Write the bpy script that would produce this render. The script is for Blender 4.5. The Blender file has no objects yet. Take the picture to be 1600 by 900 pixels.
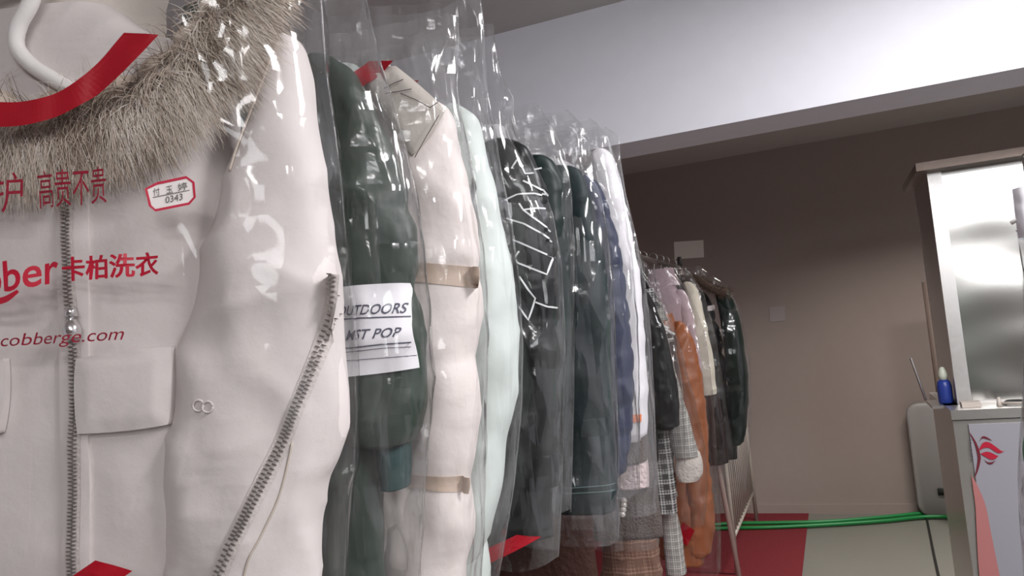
import bpy, math, random
from mathutils import Vector, Matrix, noise
from mathutils.bvhtree import BVHTree
random.seed(7)
SC = bpy.context.scene
COL = SC.collection

# ------------------------------------------------------------------ camera
F = 1195.0
_Y = Vector((498, -35, -F)).normalized()
_X = Vector((2893, 357, F)); _X = (_X - _Y * _X.dot(_Y)).normalized()
_Z = _X.cross(_Y)
RM = Matrix((_X, _Y, _Z))                 # camera -> world
CAM = Vector((0, 0, 1.5))
cd = bpy.data.cameras.new('camera'); cam = bpy.data.objects.new('camera', cd); COL.objects.link(cam)
cd.sensor_width = 36.0; cd.lens = 36.0 * F / 1600.0; cd.clip_start = 0.02
cam.matrix_world = Matrix.Translation(CAM) @ RM.to_4x4()
SC.camera = cam

# ------------------------------------------------------------------ world, lights, exposure
SC.view_settings.view_transform = 'Standard'
SC.view_settings.look = 'None'
SC.view_settings.exposure = 0.34
SC.view_settings.gamma = 1.0
SC.view_settings.use_curve_mapping = False
SC.cycles.transparent_max_bounces = 64
SC.cycles.max_bounces = 14
SC.cycles.sample_clamp_indirect = 6.0
SC.cycles.use_denoising = True
wd = bpy.data.worlds.new('world'); SC.world = wd; wd.use_nodes = True
wd.node_tree.nodes['Background'].inputs[0].default_value = (0.9, 0.95, 1.0, 1)
wd.node_tree.nodes['Background'].inputs[1].default_value = 0.0

def area(name, loc, target, sx, sy, power, col=(1, 0.97, 0.95), spread=180):
    l = bpy.data.lights.new(name, 'AREA'); l.shape = 'RECTANGLE'; l.size = sx; l.size_y = sy
    l.energy = power; l.color = col; l.spread = math.radians(spread)
    o = bpy.data.objects.new(name, l); COL.objects.link(o); o.location = loc
    o.rotation_euler = (Vector(target) - Vector(loc)).to_track_quat('-Z', 'Y').to_euler()
    return o
area('ceiling_tube_light', (1.5, 0.6, 2.72), (1.25, 0.8, 0), 0.25, 1.3, 66, (1, 0.98, 0.99))
area('ceiling_tube_light', (0.9, 1.9, 2.72), (0.9, 1.95, 0), 1.3, 0.25, 34, (1, 0.98, 1.0))
area('ceiling_tube_light', (0.6, -1.4, 2.72), (0.6, -1.2, 0), 1.3, 0.25, 22, (1, 0.98, 0.99))
area('high_fill_light', (1.2, -2.42, 2.46), (0.4, 2.0, 1.0), 3.4, 0.5, 36, (0.96, 0.98, 1.0))  # added fill behind the camera, gives the steel panel its bright reflection; no window
area('back_wall_fill', (0.9, 4.6, 2.72), (0.9, 4.65, 0), 1.3, 0.25, 34, (1, 0.94, 0.9), 128)  # added unseen fill lamp that lifts the dim back wall

# ------------------------------------------------------------------ pixel <-> place
def ray(px, py):
    return RM @ Vector(((px - 800) / F, -(py - 450) / F, -1.0))
def at(px, py, Y):                        # point seen at a pixel on the vertical plane y = Y
    d = ray(px, py); return CAM + d * (Y / d.y)
def on_floor(px, py, z=0.0):
    d = ray(px, py); return CAM + d * ((z - CAM.z) / d.z)
class Frame:                              # local coat frame: u right, n away from camera, w up
    def __init__(s, x0, Y0, z0, yaw):
        s.o = Vector((x0, Y0, z0)); a = math.radians(yaw); s.a = a
        s.u = Vector((math.cos(a), math.sin(a), 0)); s.n = Vector((-math.sin(a), math.cos(a), 0))
    def pix(s, px, py, n=0.0):
        d = ray(px, py); q = s.o + s.n * n
        t = (q - CAM).dot(s.n) / d.dot(s.n); p = CAM + d * t - s.o
        return p.dot(s.u), p.z
    def loc(s, p):
        p = Vector(p) - s.o; return Vector((p.dot(s.u), p.dot(s.n), p.z))

# ------------------------------------------------------------------ materials
def lin(c):
    return tuple((x / 12.92 if x <= 0.04045 else ((x + 0.055) / 1.055) ** 2.4) for x in (v / 255 for v in c)) + (1,)
_M = {}
def nt(name):
    m = bpy.data.materials.new(name); m.use_nodes = True
    t = m.node_tree; return m, t, t.nodes['Principled BSDF']
def link(t, a, b): t.links.new(a, b)
def fabric(name, rgb, rough=0.6, bump=0.15, scale=40, coat=0.0, metal=0.0, stretch=1.0, weave=0.0):
    if name in _M: return _M[name]
    m, t, b = nt(name)
    b.inputs['Base Color'].default_value = lin(rgb); b.inputs['Roughness'].default_value = rough
    b.inputs['Specular IOR Level'].default_value = 0.22 if max(rgb) < 90 else 0.5
    b.inputs['Metallic'].default_value = metal; b.inputs['Coat Weight'].default_value = coat
    tc = t.nodes.new('ShaderNodeTexCoord'); mp = t.nodes.new('ShaderNodeMapping')
    mp.inputs['Scale'].default_value = (1, 1, stretch); link(t, tc.outputs['Object'], mp.inputs[0])
    n = t.nodes.new('ShaderNodeTexNoise'); n.inputs['Scale'].default_value = scale; n.inputs['Detail'].default_value = 5
    if rough < 0.5 and not metal: n.noise_type = 'RIDGED_MULTIFRACTAL'; n.inputs['Detail'].default_value = 2.5; n.inputs['Distortion'].default_value = 0.5
    link(t, mp.outputs[0], n.inputs['Vector'])
    bp = t.nodes.new('ShaderNodeBump'); bp.inputs['Strength'].default_value = bump; bp.inputs['Distance'].default_value = 0.02
    src = n.outputs['Fac']
    if weave:
        n2 = t.nodes.new('ShaderNodeTexNoise'); n2.inputs['Scale'].default_value = 600; link(t, tc.outputs['Object'], n2.inputs['Vector'])
        mm = t.nodes.new('ShaderNodeMath'); mm.operation = 'MULTIPLY_ADD'; mm.inputs[1].default_value = weave
        link(t, n2.outputs['Fac'], mm.inputs[0]); link(t, src, mm.inputs[2]); src = mm.outputs[0]
    link(t, src, bp.inputs['Height']); link(t, bp.outputs[0], b.inputs['Normal'])
    # faint cloth mottling
    mx = t.nodes.new('ShaderNodeMix'); mx.data_type = 'RGBA'; c = lin(rgb)
    mx.inputs[6].default_value = tuple(v * 0.93 for v in c[:3]) + (1,); mx.inputs[7].default_value = c
    link(t, n.outputs['Fac'], mx.inputs[0]); link(t, mx.outputs[2], b.inputs['Base Color'])
    _M[name] = m; return m
def plain(name, rgb, rough=0.5, metal=0.0):
    if name in _M: return _M[name]
    m, t, b = nt(name)
    b.inputs['Base Color'].default_value = lin(rgb); b.inputs['Roughness'].default_value = rough; b.inputs['Metallic'].default_value = metal
    n = t.nodes.new('ShaderNodeTexNoise'); n.inputs['Scale'].default_value = 60
    tc = t.nodes.new('ShaderNodeTexCoord'); link(t, tc.outputs['Object'], n.inputs['Vector'])
    r = t.nodes.new('ShaderNodeMapRange'); r.inputs[3].default_value = max(0, rough - 0.06); r.inputs[4].default_value = min(1, rough + 0.06)
    link(t, n.outputs['Fac'], r.inputs[0]); link(t, r.outputs[0], b.inputs['Roughness'])
    _M[name] = m; return m
def film(name, haze=0.055, tint=(250, 250, 250), rough=0.11, bump=0.7, scale=14, stretch=0.35, strength=1.25):
    if name in _M: return _M[name]
    m = bpy.data.materials.new(name); m.use_nodes = True; t = m.node_tree; t.nodes.clear()
    out = t.nodes.new('ShaderNodeOutputMaterial')
    tr = t.nodes.new('ShaderNodeBsdfTransparent'); tr.inputs[0].default_value = lin(tint)
    df = t.nodes.new('ShaderNodeBsdfTranslucent'); df.inputs[0].default_value = (0.9, 0.9, 0.92, 1)
    d2 = t.nodes.new('ShaderNodeBsdfDiffuse'); d2.inputs[0].default_value = (0.9, 0.9, 0.92, 1)
    gl = t.nodes.new('ShaderNodeBsdfGlossy'); gl.inputs['Roughness'].default_value = rough
    tc = t.nodes.new('ShaderNodeTexCoord'); mp = t.nodes.new('ShaderNodeMapping')
    mp.inputs['Scale'].default_value = (1, 1, stretch); link(t, tc.outputs['Object'], mp.inputs[0])
    n1 = t.nodes.new('ShaderNodeTexNoise'); n1.noise_type = 'RIDGED_MULTIFRACTAL'; n1.inputs['Scale'].default_value = scale
    n1.inputs['Detail'].default_value = 2.5; n1.inputs['Distortion'].default_value = 0.6
    n2 = t.nodes.new('ShaderNodeTexVoronoi'); n2.inputs['Scale'].default_value = scale * 1.7; n2.distance = 'MANHATTAN'
    link(t, mp.outputs[0], n1.inputs['Vector']); link(t, mp.outputs[0], n2.inputs['Vector'])
    ad = t.nodes.new('ShaderNodeMath'); ad.operation = 'MULTIPLY_ADD'; ad.inputs[1].default_value = 0.7
    link(t, n2.outputs['Distance'], ad.inputs[0]); link(t, n1.outputs[0], ad.inputs[2])
    bp = t.nodes.new('ShaderNodeBump'); bp.inputs['Strength'].default_value = bump; bp.inputs['Distance'].default_value = 0.02
    link(t, ad.outputs[0], bp.inputs['Height'])
    for nd in (gl, df, d2): link(t, bp.outputs[0], nd.inputs['Normal'])
    fr = t.nodes.new('ShaderNodeFresnel'); link(t, bp.outputs[0], fr.inputs['Normal'])
    ge = t.nodes.new('ShaderNodeNewGeometry'); io = t.nodes.new('ShaderNodeMapRange'); io.inputs[3].default_value = 1.5; io.inputs[4].default_value = 1/1.5
    link(t, ge.outputs['Backfacing'], io.inputs[0]); link(t, io.outputs[0], fr.inputs['IOR'])   # a thin sheet reflects alike from both sides
    fm = t.nodes.new('ShaderNodeMath'); fm.operation = 'MULTIPLY'; fm.inputs[1].default_value = strength; fm.use_clamp = True
    link(t, fr.outputs[0], fm.inputs[0])
    dd = t.nodes.new('ShaderNodeMixShader'); dd.inputs[0].default_value = 0.5; link(t, df.outputs[0], dd.inputs[1]); link(t, d2.outputs[0], dd.inputs[2])
    hz = t.nodes.new('ShaderNodeTexNoise'); hz.inputs['Scale'].default_value = 7; hz.inputs['Detail'].default_value = 4; hz.inputs['Distortion'].default_value = 1.2
    mh = t.nodes.new('ShaderNodeMapping'); mh.inputs['Scale'].default_value = (1.6, 1, 0.28); link(t, tc.outputs['Object'], mh.inputs[0]); link(t, mh.outputs[0], hz.inputs['Vector'])
    hm = t.nodes.new('ShaderNodeMapRange'); hm.inputs[1].default_value = 0.40; hm.inputs[2].default_value = 0.72; hm.inputs[3].default_value = haze*0.12; hm.inputs[4].default_value = haze*2.6
    link(t, hz.outputs['Fac'], hm.inputs[0])
    m1 = t.nodes.new('ShaderNodeMixShader'); link(t, hm.outputs[0], m1.inputs[0])
    link(t, tr.outputs[0], m1.inputs[1]); link(t, dd.outputs[0], m1.inputs[2])
    m2 = t.nodes.new('ShaderNodeMixShader'); link(t, fm.outputs[0], m2.inputs[0])
    link(t, m1.outputs[0], m2.inputs[1]); link(t, gl.outputs[0], m2.inputs[2])
    link(t, m2.outputs[0], out.inputs[0])
    _M[name] = m; return m
def plaid(name, base, lines, p1=0.05, w1=0.12, p2=0.0125, w2=0.3, rough=0.85):
    if name in _M: return _M[name]
    m, t, b = nt(name); b.inputs['Roughness'].default_value = rough
    tc = t.nodes.new('ShaderNodeTexCoord'); sp = t.nodes.new('ShaderNodeSeparateXYZ'); link(t, tc.outputs['Object'], sp.inputs[0])
    def M(op, a, bv=None):
        q = t.nodes.new('ShaderNodeMath'); q.operation = op
        for i, v in enumerate((a, bv)):
            if v is None: continue
            if isinstance(v, (int, float)): q.inputs[i].default_value = v
            else: link(t, v, q.inputs[i])
        return q.outputs[0]
    def line(ax, p, w): return M('LESS_THAN', M('FRACT', M('MULTIPLY', sp.outputs[ax], 1 / p)), w)
    fine = M('MULTIPLY', M('ADD', line(0, p2, w2), line(2, p2, w2)), 0.5)
    wide = M('MULTIPLY', M('ADD', line(0, p1, 0.45), line(2, p1, 0.45)), 0.5)
    thin = M('MULTIPLY', M('ADD', line(0, p1, w1), line(2, p1, w1)), 0.5)
    f = M('ADD', M('MULTIPLY', fine, wide), M('MULTIPLY', thin, 0.6))
    mx = t.nodes.new('ShaderNodeMix'); mx.data_type = 'RGBA'; mx.inputs[6].default_value = lin(base); mx.inputs[7].default_value = lin(lines)
    link(t, f, mx.inputs[0]); link(t, mx.outputs[2], b.inputs['Base Color'])
    _M[name] = m; return m

# ------------------------------------------------------------------ mesh helpers
class MB:
    def __init__(s): s.v = []; s.f = []; s.mi = []
    def add(s, vs, fs, mi=0):
        o = len(s.v); s.v += [tuple(v) for v in vs]; s.f += [tuple(i + o for i in f) for f in fs]; s.mi += [mi] * len(fs)
    def box(s, lo, hi, mi=0):
        (x0, y0, z0), (x1, y1, z1) = lo, hi
        s.add([(x0,y0,z0),(x1,y0,z0),(x1,y1,z0),(x0,y1,z0),(x0,y0,z1),(x1,y0,z1),(x1,y1,z1),(x0,y1,z1)],
              [(0,3,2,1),(4,5,6,7),(0,1,5,4),(1,2,6,5),(2,3,7,6),(3,0,4,7)], mi)
    def rings(s, rings, cap=True, mi=0):
        n = len(rings[0]); vs = [p for r in rings for p in r]; fs = []
        for k in range(len(rings) - 1):
            for i in range(n):
                j = (i + 1) % n; fs.append((k*n+i, k*n+j, (k+1)*n+j, (k+1)*n+i))
        if cap:
            fs.append(tuple(range(n - 1, -1, -1))); fs.append(tuple((len(rings)-1)*n + i for i in range(n)))
        s.add(vs, fs, mi)
    def tube(s, pts, r, n=8, mi=0):
        pts = [Vector(p) for p in pts]; R = []
        up = Vector((0.13, 0.31, 0.94)).normalized()
        for k, p in enumerate(pts):
            d = (pts[min(k+1, len(pts)-1)] - pts[max(k-1, 0)]).normalized()
            a = d.cross(up); a = a.normalized() if a.length > 1e-4 else d.orthogonal().normalized(); b = d.cross(a)
            rr = r[k] if isinstance(r, (list, tuple)) else r
            R.append([p + (a*math.cos(2*math.pi*i/n) + b*math.sin(2*math.pi*i/n))*rr for i in range(n)])
        s.rings(R, True, mi)
    def grid(s, P, mi=0):                 # P[j][i]
        nj, ni = len(P), len(P[0])
        s.add([p for r in P for p in r], [(j*ni+i, j*ni+i+1, (j+1)*ni+i+1, (j+1)*ni+i) for j in range(nj-1) for i in range(ni-1)], mi)
    def build(s, name, mats, parent=None, smooth=True):
        me = bpy.data.meshes.new(name); me.from_pydata(s.v, [], s.f)
        for m in (mats if isinstance(mats, (list, tuple)) else [mats]): me.materials.append(m)
        if any(s.mi): me.polygons.foreach_set('material_index', s.mi)
        me.polygons.foreach_set('use_smooth', [smooth] * len(me.polygons)); me.update()
        o = bpy.data.objects.new(name, me); COL.objects.link(o)
        if parent: o.parent = parent
        return o
    def bvh(s): return BVHTree.FromPolygons([Vector(v) for v in s.v], s.f)
def tag(o, label=None, cat=None, group=None, kind=None):
    for k, v in (('label', label), ('category', cat), ('group', group), ('kind', kind)):
        if v: o[k] = v
    return o
def thing(name, fr, label, cat, group=None):
    o = bpy.data.objects.new(name, None); COL.objects.link(o); o.empty_display_size = 0.1
    o.location = fr.o; o.rotation_euler = (0, 0, fr.a); return tag(o, label, cat, group)
def cr(rows, n):                          # Catmull-Rom through the rows, n samples
    out = []; m = len(rows)
    for k in range(n):
        t = k / (n - 1) * (m - 1); i = min(int(t), m - 2); f = t - i
        p0, p1, p2, p3 = rows[max(i-1, 0)], rows[i], rows[i+1], rows[min(i+2, m-1)]
        out.append(tuple(0.5*((2*b) + (-a + c)*f + (2*a - 5*b + 4*c - d)*f*f + (-a + 3*b - 3*c + d)*f**3) for a, b, c, d in zip(p0, p1, p2, p3)))
    return out
def interp(rows, z, zi=-1, vi=0):         # rows sorted by falling z
    if z >= rows[0][zi]: return rows[0][vi]
    for a, b in zip(rows, rows[1:]):
        if z >= b[zi]:
            f = (a[zi] - z) / max(1e-6, a[zi] - b[zi]); return a[vi] + (b[vi] - a[vi]) * f
    return rows[-1][vi]
def fold(p, amp, sx=5, sz=3, seed=0):
    q = Vector((p[0]*sx*0.9 + p[2]*sz*0.8 + seed, p[1]*sx, p[2]*sz*1.1 - p[0]*sx*0.6)); w = Vector((p[0]*sx*1.1 - p[2]*sz*1.3, p[1]*sx + seed, p[2]*sz*1.7))
    c = (1 - abs(noise.noise(q)))**4 + 0.8*(1 - abs(noise.noise(w)))**5
    return amp * (0.8*noise.noise(Vector((p[0]*sx + seed, p[1]*sx, p[2]*sz))) + 0.35*noise.noise(Vector((p[0]*sx*2.7 + seed, p[1]*8, p[2]*sz*2.9 + 3))) + 0.9*(c - 0.5))
def crease(u, z, sx, sz, seed):           # sharp crumple, 0..1
    a = 1 - abs(noise.noise(Vector((u*sx, seed, z*sz))))
    b = 1 - abs(noise.noise(Vector((u*sx*0.6 + z*sz*0.9, seed + 5, z*sz*1.2 - u*sx*0.7))))
    return 0.6*a*a*a + 0.4*b*b*b
def loft_sleeve(fr, rows, depth, n_off=0.0, puffs=(), puff_amp=0.22, puff_w=0.02, wr=0.006, seed=0, N=28, K=80, mirror=False, taper_end=True):
    """rows: (left px, right px, y px) of the sleeve seen on the coat's plane."""
    R = []
    for l, r, y in rows:
        a, z1 = fr.pix(l, y, n_off); b, z2 = fr.pix(r, y, n_off); R.append(((a + b)/2, (b - a)/2, (z1 + z2)/2))
    S = cr(R, K); mb = MB(); rings = []
    pz = [fr.pix(p[0], p[1], n_off)[1] for p in puffs]
    for k, (c, h, z) in enumerate(S):
        t = k / (K - 1)
        f = 1.0
        for q in pz: f -= puff_amp * math.exp(-((z - q)/puff_w)**2)
        e = 1.0
        if t < 0.08: e = math.sqrt(max(0.0, 1 - (1 - t/0.08)**2))*0.85 + 0.15
        if taper_end and t > 0.985: e = 0.6
        d = depth * min(1.0, 0.55 + 1.2*t) * f * (0.6 + 0.4*e)
        ring = []
        for i in range(N):
            a = 2*math.pi*i/N; x, y = math.cos(a), math.sin(a)
            sx = math.copysign(abs(x)**0.85, x); sy = math.copysign(abs(y)**0.85, y)
            p = Vector((c + h*sx*e*(0.35 + 0.65*f), n_off + d*sy, z))
            g = fold(p, wr, 9, 5, seed)
            p.x += g*sx*0.6; p.y += g*sy*1.6; p.z += 0.004*noise.noise(p*14)
            if mirror: p.x = -p.x
            ring.append(p)
        if mirror: ring.reverse()
        rings.append(ring)
    mb.rings(rings); return mb, S
def loft_rows(rows, N=40, wr=0.006, seed=0, pw=0.75, puffz=(), puff_amp=0.2, K=60, open_top=False, n_off=0.0, puff_w=0.018):
    """rows: (half width, depth, z[, centre u]) from the top down."""
    rows = [r if len(r) > 3 else (*r, 0.0) for r in rows]
    S = cr(rows, K); mb = MB(); rings = []
    for h, d, z, c in S:
        f = 1.0
        for q in puffz: f -= puff_amp*math.exp(-((z - q)/puff_w)**2)
        ring = []
        for i in range(N):
            a = 2*math.pi*i/N; x, y = math.cos(a), math.sin(a)
            sx = math.copysign(abs(x)**pw, x); sy = math.copysign(abs(y)**pw, y)
            p = Vector((c + h*sx*(0.5 + 0.5*f), n_off + d*sy*f, z)); g = fold(p, wr, 7, 4, seed)
            p.x += g*sx*0.5; p.y += g*sy*1.5
            ring.append(p)
        rings.append(ring)
    mb.rings(rings, cap=not open_top); return mb
def hitter(*mbs):
    ts = [m.bvh() for m in mbs]
    def hit(u, z, default=0.0):
        best = None
        for t in ts:
            h = t.ray_cast(Vector((u, -1.0, z)), Vector((0, 1, 0)))
            if h[0] is not None and (best is None or h[0].y < best): best = h[0].y
        return default if best is None else best
    return hit
def patch(fr, corners, hit, off, thick, nu=14, nv=14, rnd=0.12, puff=0.0, n_plane=0.0):
    """a rounded four-cornered flap (pixels TL, TR, BR, BL) laid on the cloth; returns MB, bilinear mapper"""
    C = [fr.pix(x, y, n_plane) for x, y in corners]
    def bil(s, t):
        a = [C[0][k] + (C[1][k]-C[0][k])*s for k in (0, 1)]; b = [C[3][k] + (C[2][k]-C[3][k])*s for k in (0, 1)]
        return a[0] + (b[0]-a[0])*t, a[1] + (b[1]-a[1])*t
    P = []; Bk = []
    for j in range(nv + 1):
        r1 = []; r2 = []
        for i in range(nu + 1):
            s, t = i/nu, j/nv
            # squircle mapping rounds the corners
            x, y = 2*s - 1, 2*t - 1
            k = 1 - rnd*(x*x*y*y)
            u, z = bil((x*k + 1)/2, (y*k + 1)/2)
            h = hit(u, z, -0.04)
            edge = min(1.0, min(s, 1-s, t, 1-t)*6)
            r1.append((u, h - off - thick - puff*edge, z)); r2.append((u, h - off, z))
        P.append(r1); Bk.append(r2)
    mb = MB(); mb.grid(P)
    ring = [(0, i) for i in range(nu)] + [(j, nu) for j in range(nv)] + [(nv, i) for i in range(nu, 0, -1)] + [(j, 0) for j in range(nv, 0, -1)]
    m = len(ring); vs = [P[j][i] for j, i in ring] + [Bk[j][i] for j, i in ring]
    mb.add(vs, [(k, m + k, m + (k+1) % m, (k+1) % m) for k in range(m)])
    return mb, bil
def text_mesh(body, shear=0.0, offset=0.0, spacing=1.0):
    c = bpy.data.curves.new('lettering', 'FONT'); c.body = body; c.shear = shear; c.offset = offset; c.space_character = spacing; c.resolution_u = 4
    o = bpy.data.objects.new('lettering', c); COL.objects.link(o)
    dg = bpy.context.evaluated_depsgraph_get(); me = bpy.data.meshes.new_from_object(o.evaluated_get(dg))
    vs = [v.co.copy() for v in me.vertices]; fs = [tuple(p.vertices) for p in me.polygons]
    bpy.data.objects.remove(o); bpy.data.meshes.remove(me); bpy.data.curves.remove(c)
    x0 = min(v.x for v in vs); x1 = max(v.x for v in vs); y0 = min(v.y for v in vs); y1 = max(v.y for v in vs)
    return [((v.x-x0)/(x1-x0), (v.y-y0)/(y1-y0)) for v in vs], fs
def text_on(mb, body, quad, surf, mi=0, **kw):
    """lettering spread over the pixel quad BL, BR, TR, TL; surf(px, py) -> point"""
    vs, fs = text_mesh(body, **kw); (a, b, c, d) = quad
    def q(s, t):
        x = (a[0]*(1-s) + b[0]*s)*(1-t) + (d[0]*(1-s) + c[0]*s)*t
        y = (a[1]*(1-s) + b[1]*s)*(1-t) + (d[1]*(1-s) + c[1]*s)*t
        return surf(x, y)
    mb.add([q(s, t) for s, t in vs], fs, mi)
def ribbon(mb, pts, w, surf, mi=0, closed=False):
    """flat stripe along pixel points; w half width in px (number or list)"""
    pts = pts + [pts[0]] if closed else pts
    L = []; n = len(pts)
    for k, p in enumerate(pts):
        a = pts[max(k-1, 0)]; b = pts[min(k+1, n-1)]
        dx, dy = b[0]-a[0], b[1]-a[1]; l = math.hypot(dx, dy) or 1
        h = w[k] if isinstance(w, (list, tuple)) else w
        L.append(((p[0] - dy/l*h, p[1] + dx/l*h), (p[0] + dy/l*h, p[1] - dx/l*h)))
    mb.add([surf(*q) for e in L for q in e], [(2*k, 2*k+1, 2*k+3, 2*k+2) for k in range(n-1)], mi)
def dense(pts, n=6):
    out = []
    for a, b in zip(pts, pts[1:]):
        out += [(a[0] + (b[0]-a[0])*i/n, a[1] + (b[1]-a[1])*i/n) for i in range(n)]
    return out + [pts[-1]]

# ------------------------------------------------------------------ the room
W_UP = 2.78
wall_m = fabric('grey brown painted wall', (163, 150, 143), 0.75, 0.05, 14)
white_wall = fabric('white painted plaster', (226, 226, 234), 0.7, 0.04, 14)
ceil_m = fabric('grey painted ceiling', (196, 192, 188), 0.85, 0.05, 12)
floor_m = fabric('pale grey floor tile', (130, 129, 121), 0.45, 0.05, 10)
red_m = fabric('red floor carpet', (118, 26, 36), 0.85, 0.3, 120)
def slab(name, lo, hi, m):
    b = MB(); b.box(lo, hi); return tag(b.build(name, m, None, False), kind='structure')
XL, XR, YF, YB = -2.3, 3.3, -2.5, 6.2
slab('floor', (XL, YF, -0.1), (XR, YB, 0), floor_m)
slab('ceiling', (XL, YF, W_UP), (XR, YB, W_UP + 0.1), ceil_m)
slab('wall_back', (XL, YB, 0), (XR, YB + 0.1, W_UP), wall_m)
slab('wall_front', (XL, YF - 0.1, 0), (XR, YF, W_UP), wall_m)
slab('dark_reflection_slab', (XL, YF, 0), (XR, YF + 0.03, 2.1), fabric('dark reflection board', (66, 54, 48), 0.6, 0.1, 12))  # added unseen dark slab for the polished cabinet panel to mirror
slab('wall_left', (XL - 0.1, YF, 0), (XL, YB, W_UP), white_wall)
slab('wall_right', (XR, YF, 0), (XR + 0.1, YB, W_UP), white_wall)
bz = at(1298, 162.5, 2.9).z
slab('ceiling_beam', (XL, 2.9, bz), (XR, 3.16, W_UP), white_wall)
b = MB(); cx = on_floor(1260, 837).x
b.box((XL + 0.02, 0.4, 0), (cx, YB - 0.01, 0.006)); tag(b.build('carpet', red_m, None, False), 'red carpet covering the left half of the floor up to the back wall', 'carpet')
b = MB(); b.box((XL, YB - 0.012, 0), (XR, YB, 0.07)); tag(b.build('baseboard_back', wall_m, None, False), kind='structure')

# ------------------------------------------------------------------ garment bags
FILM = film('clear plastic film')
FILM_FAR = film('clear plastic film of the far rack', 0.03, rough=0.10, bump=0.28, scale=11, strength=1.0)
red_print = plain('red printed ink', (160, 12, 32), 0.35)
maroon_print = plain('dark red printed ink', (140, 22, 46), 0.4)
def bag_shape(fr, rows, D, seed, z_sh, side=1, amp=0.010, sx=11, sz=5, shrink=0.25):
    """rows: (edge px, y px). Returns half-width(z) rows and the film surface function n(u, z, sgn)."""
    R = [(abs(fr.pix(x, y)[0]), fr.pix(x, y)[1]) for x, y in rows]
    R.sort(key=lambda r: -r[1])
    def hw(z): return interp(R, z)
    def n(u, z, sgn=-1):
        b = max(0.02, hw(z)); s = max(-1, min(1, u/b)); top = max(0.0, min(1.0, (z_sh + 0.12 - z)/0.2))
        d = D*(0.22 + 0.78*top)
        base = d*(1 - abs(s)**9.0)**0.5
        q = Vector((u*sx*1.15 + 0.25*noise.noise(Vector((u*5, seed, z*4))), seed*1.7 + sgn*3, z*sz*1.25 + u*2.0))
        vd = noise.voronoi(q)[0]; facet = (vd[1] - vd[0])
        wv = -sgn*amp*0.9*(1.0 + 0.7*(1-top))*(min(facet, 1.0) - 0.35) + 0.6*amp*(crease(u, z, sx, sz, seed + sgn*3) - 0.45)*(1.0 + 0.8*(1-top)) + 0.004*noise.noise(Vector((u*30, seed, z*16)))
        return sgn*(base + 0.003) + wv*(1 - abs(s)**6*0.7)
    return R, hw, n
def make_bag(fr, rows, D, seed, z_sh, label, mat=None, NX=56, NZ=130, amp=0.014, sx=11, sz=5, group='clear plastic garment bags on the racks'):
    R, hw, n = bag_shape(fr, rows, D, seed, z_sh, amp=amp, sx=sx, sz=sz)
    zt, zb = R[0][1], R[-1][1]
    root = thing('garment_bag', fr, label, 'garment bag', group)
    mb = MB()
    for sgn in (-1, 1):
        P = []
        for j in range(NZ + 1):
            z = zt + (zb - zt)*j/NZ; row = []
            for i in range(NX + 1):
                s = -1 + 2*i/NX; b = hw(z)
                u = s*b + 0.004*noise.noise(Vector((s*3, seed, z*20)))
                zz = z + (0.012*noise.noise(Vector((s*4, seed + 9, 0.3))) if j in (0, NZ) else 0)
                row.append((u, n(s*b, z, sgn), zz))
            P.append(row)
        mb.grid(P)
    mb.build('film', mat or FILM, root)
    # welded side seam: a thin bead of film along each side
    for sg in (-1, 1):
        sb = MB(); sb.tube([(sg*hw(zt + (zb-zt)*j/60), n(sg*hw(zt + (zb-zt)*j/60), zt + (zb-zt)*j/60)*0.3, zt + (zb-zt)*j/60) for j in range(61)], 0.0012, 5)
        sb.build('side_seam', mat or FILM, root)
    return root, n
white_plastic = plain('white hanger plastic', (230, 228, 226), 0.35)
steel = plain('brushed steel', (176, 174, 172), 0.3, 1.0)
def hanger(fr, label, zsh, half=0.19, m=None, group='coat hangers on the racks'):
    root = thing('coat_hanger', fr, label, 'coat hanger', group)
    h = MB(); r = 0.021
    h.tube([(r*math.cos(a), 0, r*math.sin(a)) for a in [math.radians(200 - 12*k) for k in range(24)]] + [(0.004, 0, -0.03), (0, 0, -0.05), (0, 0, zsh + 0.045)], 0.0022, 6)
    h.build('hook', steel, root)
    a = MB(); a.tube([(half*s, 0, zsh - 0.055*abs(s)**1.3 + 0.045) for s in [k/10 - 1 for k in range(21)]], [0.006 + 0.004*(1-abs(k/10-1)) for k in range(21)], 8)
    a.tube([(half*s*0.94, 0, zsh - 0.03) for s in (-1, -0.5, 0, 0.5, 1)], 0.004, 6)
    a.build('arms', m or white_plastic, root)
    return root

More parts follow.
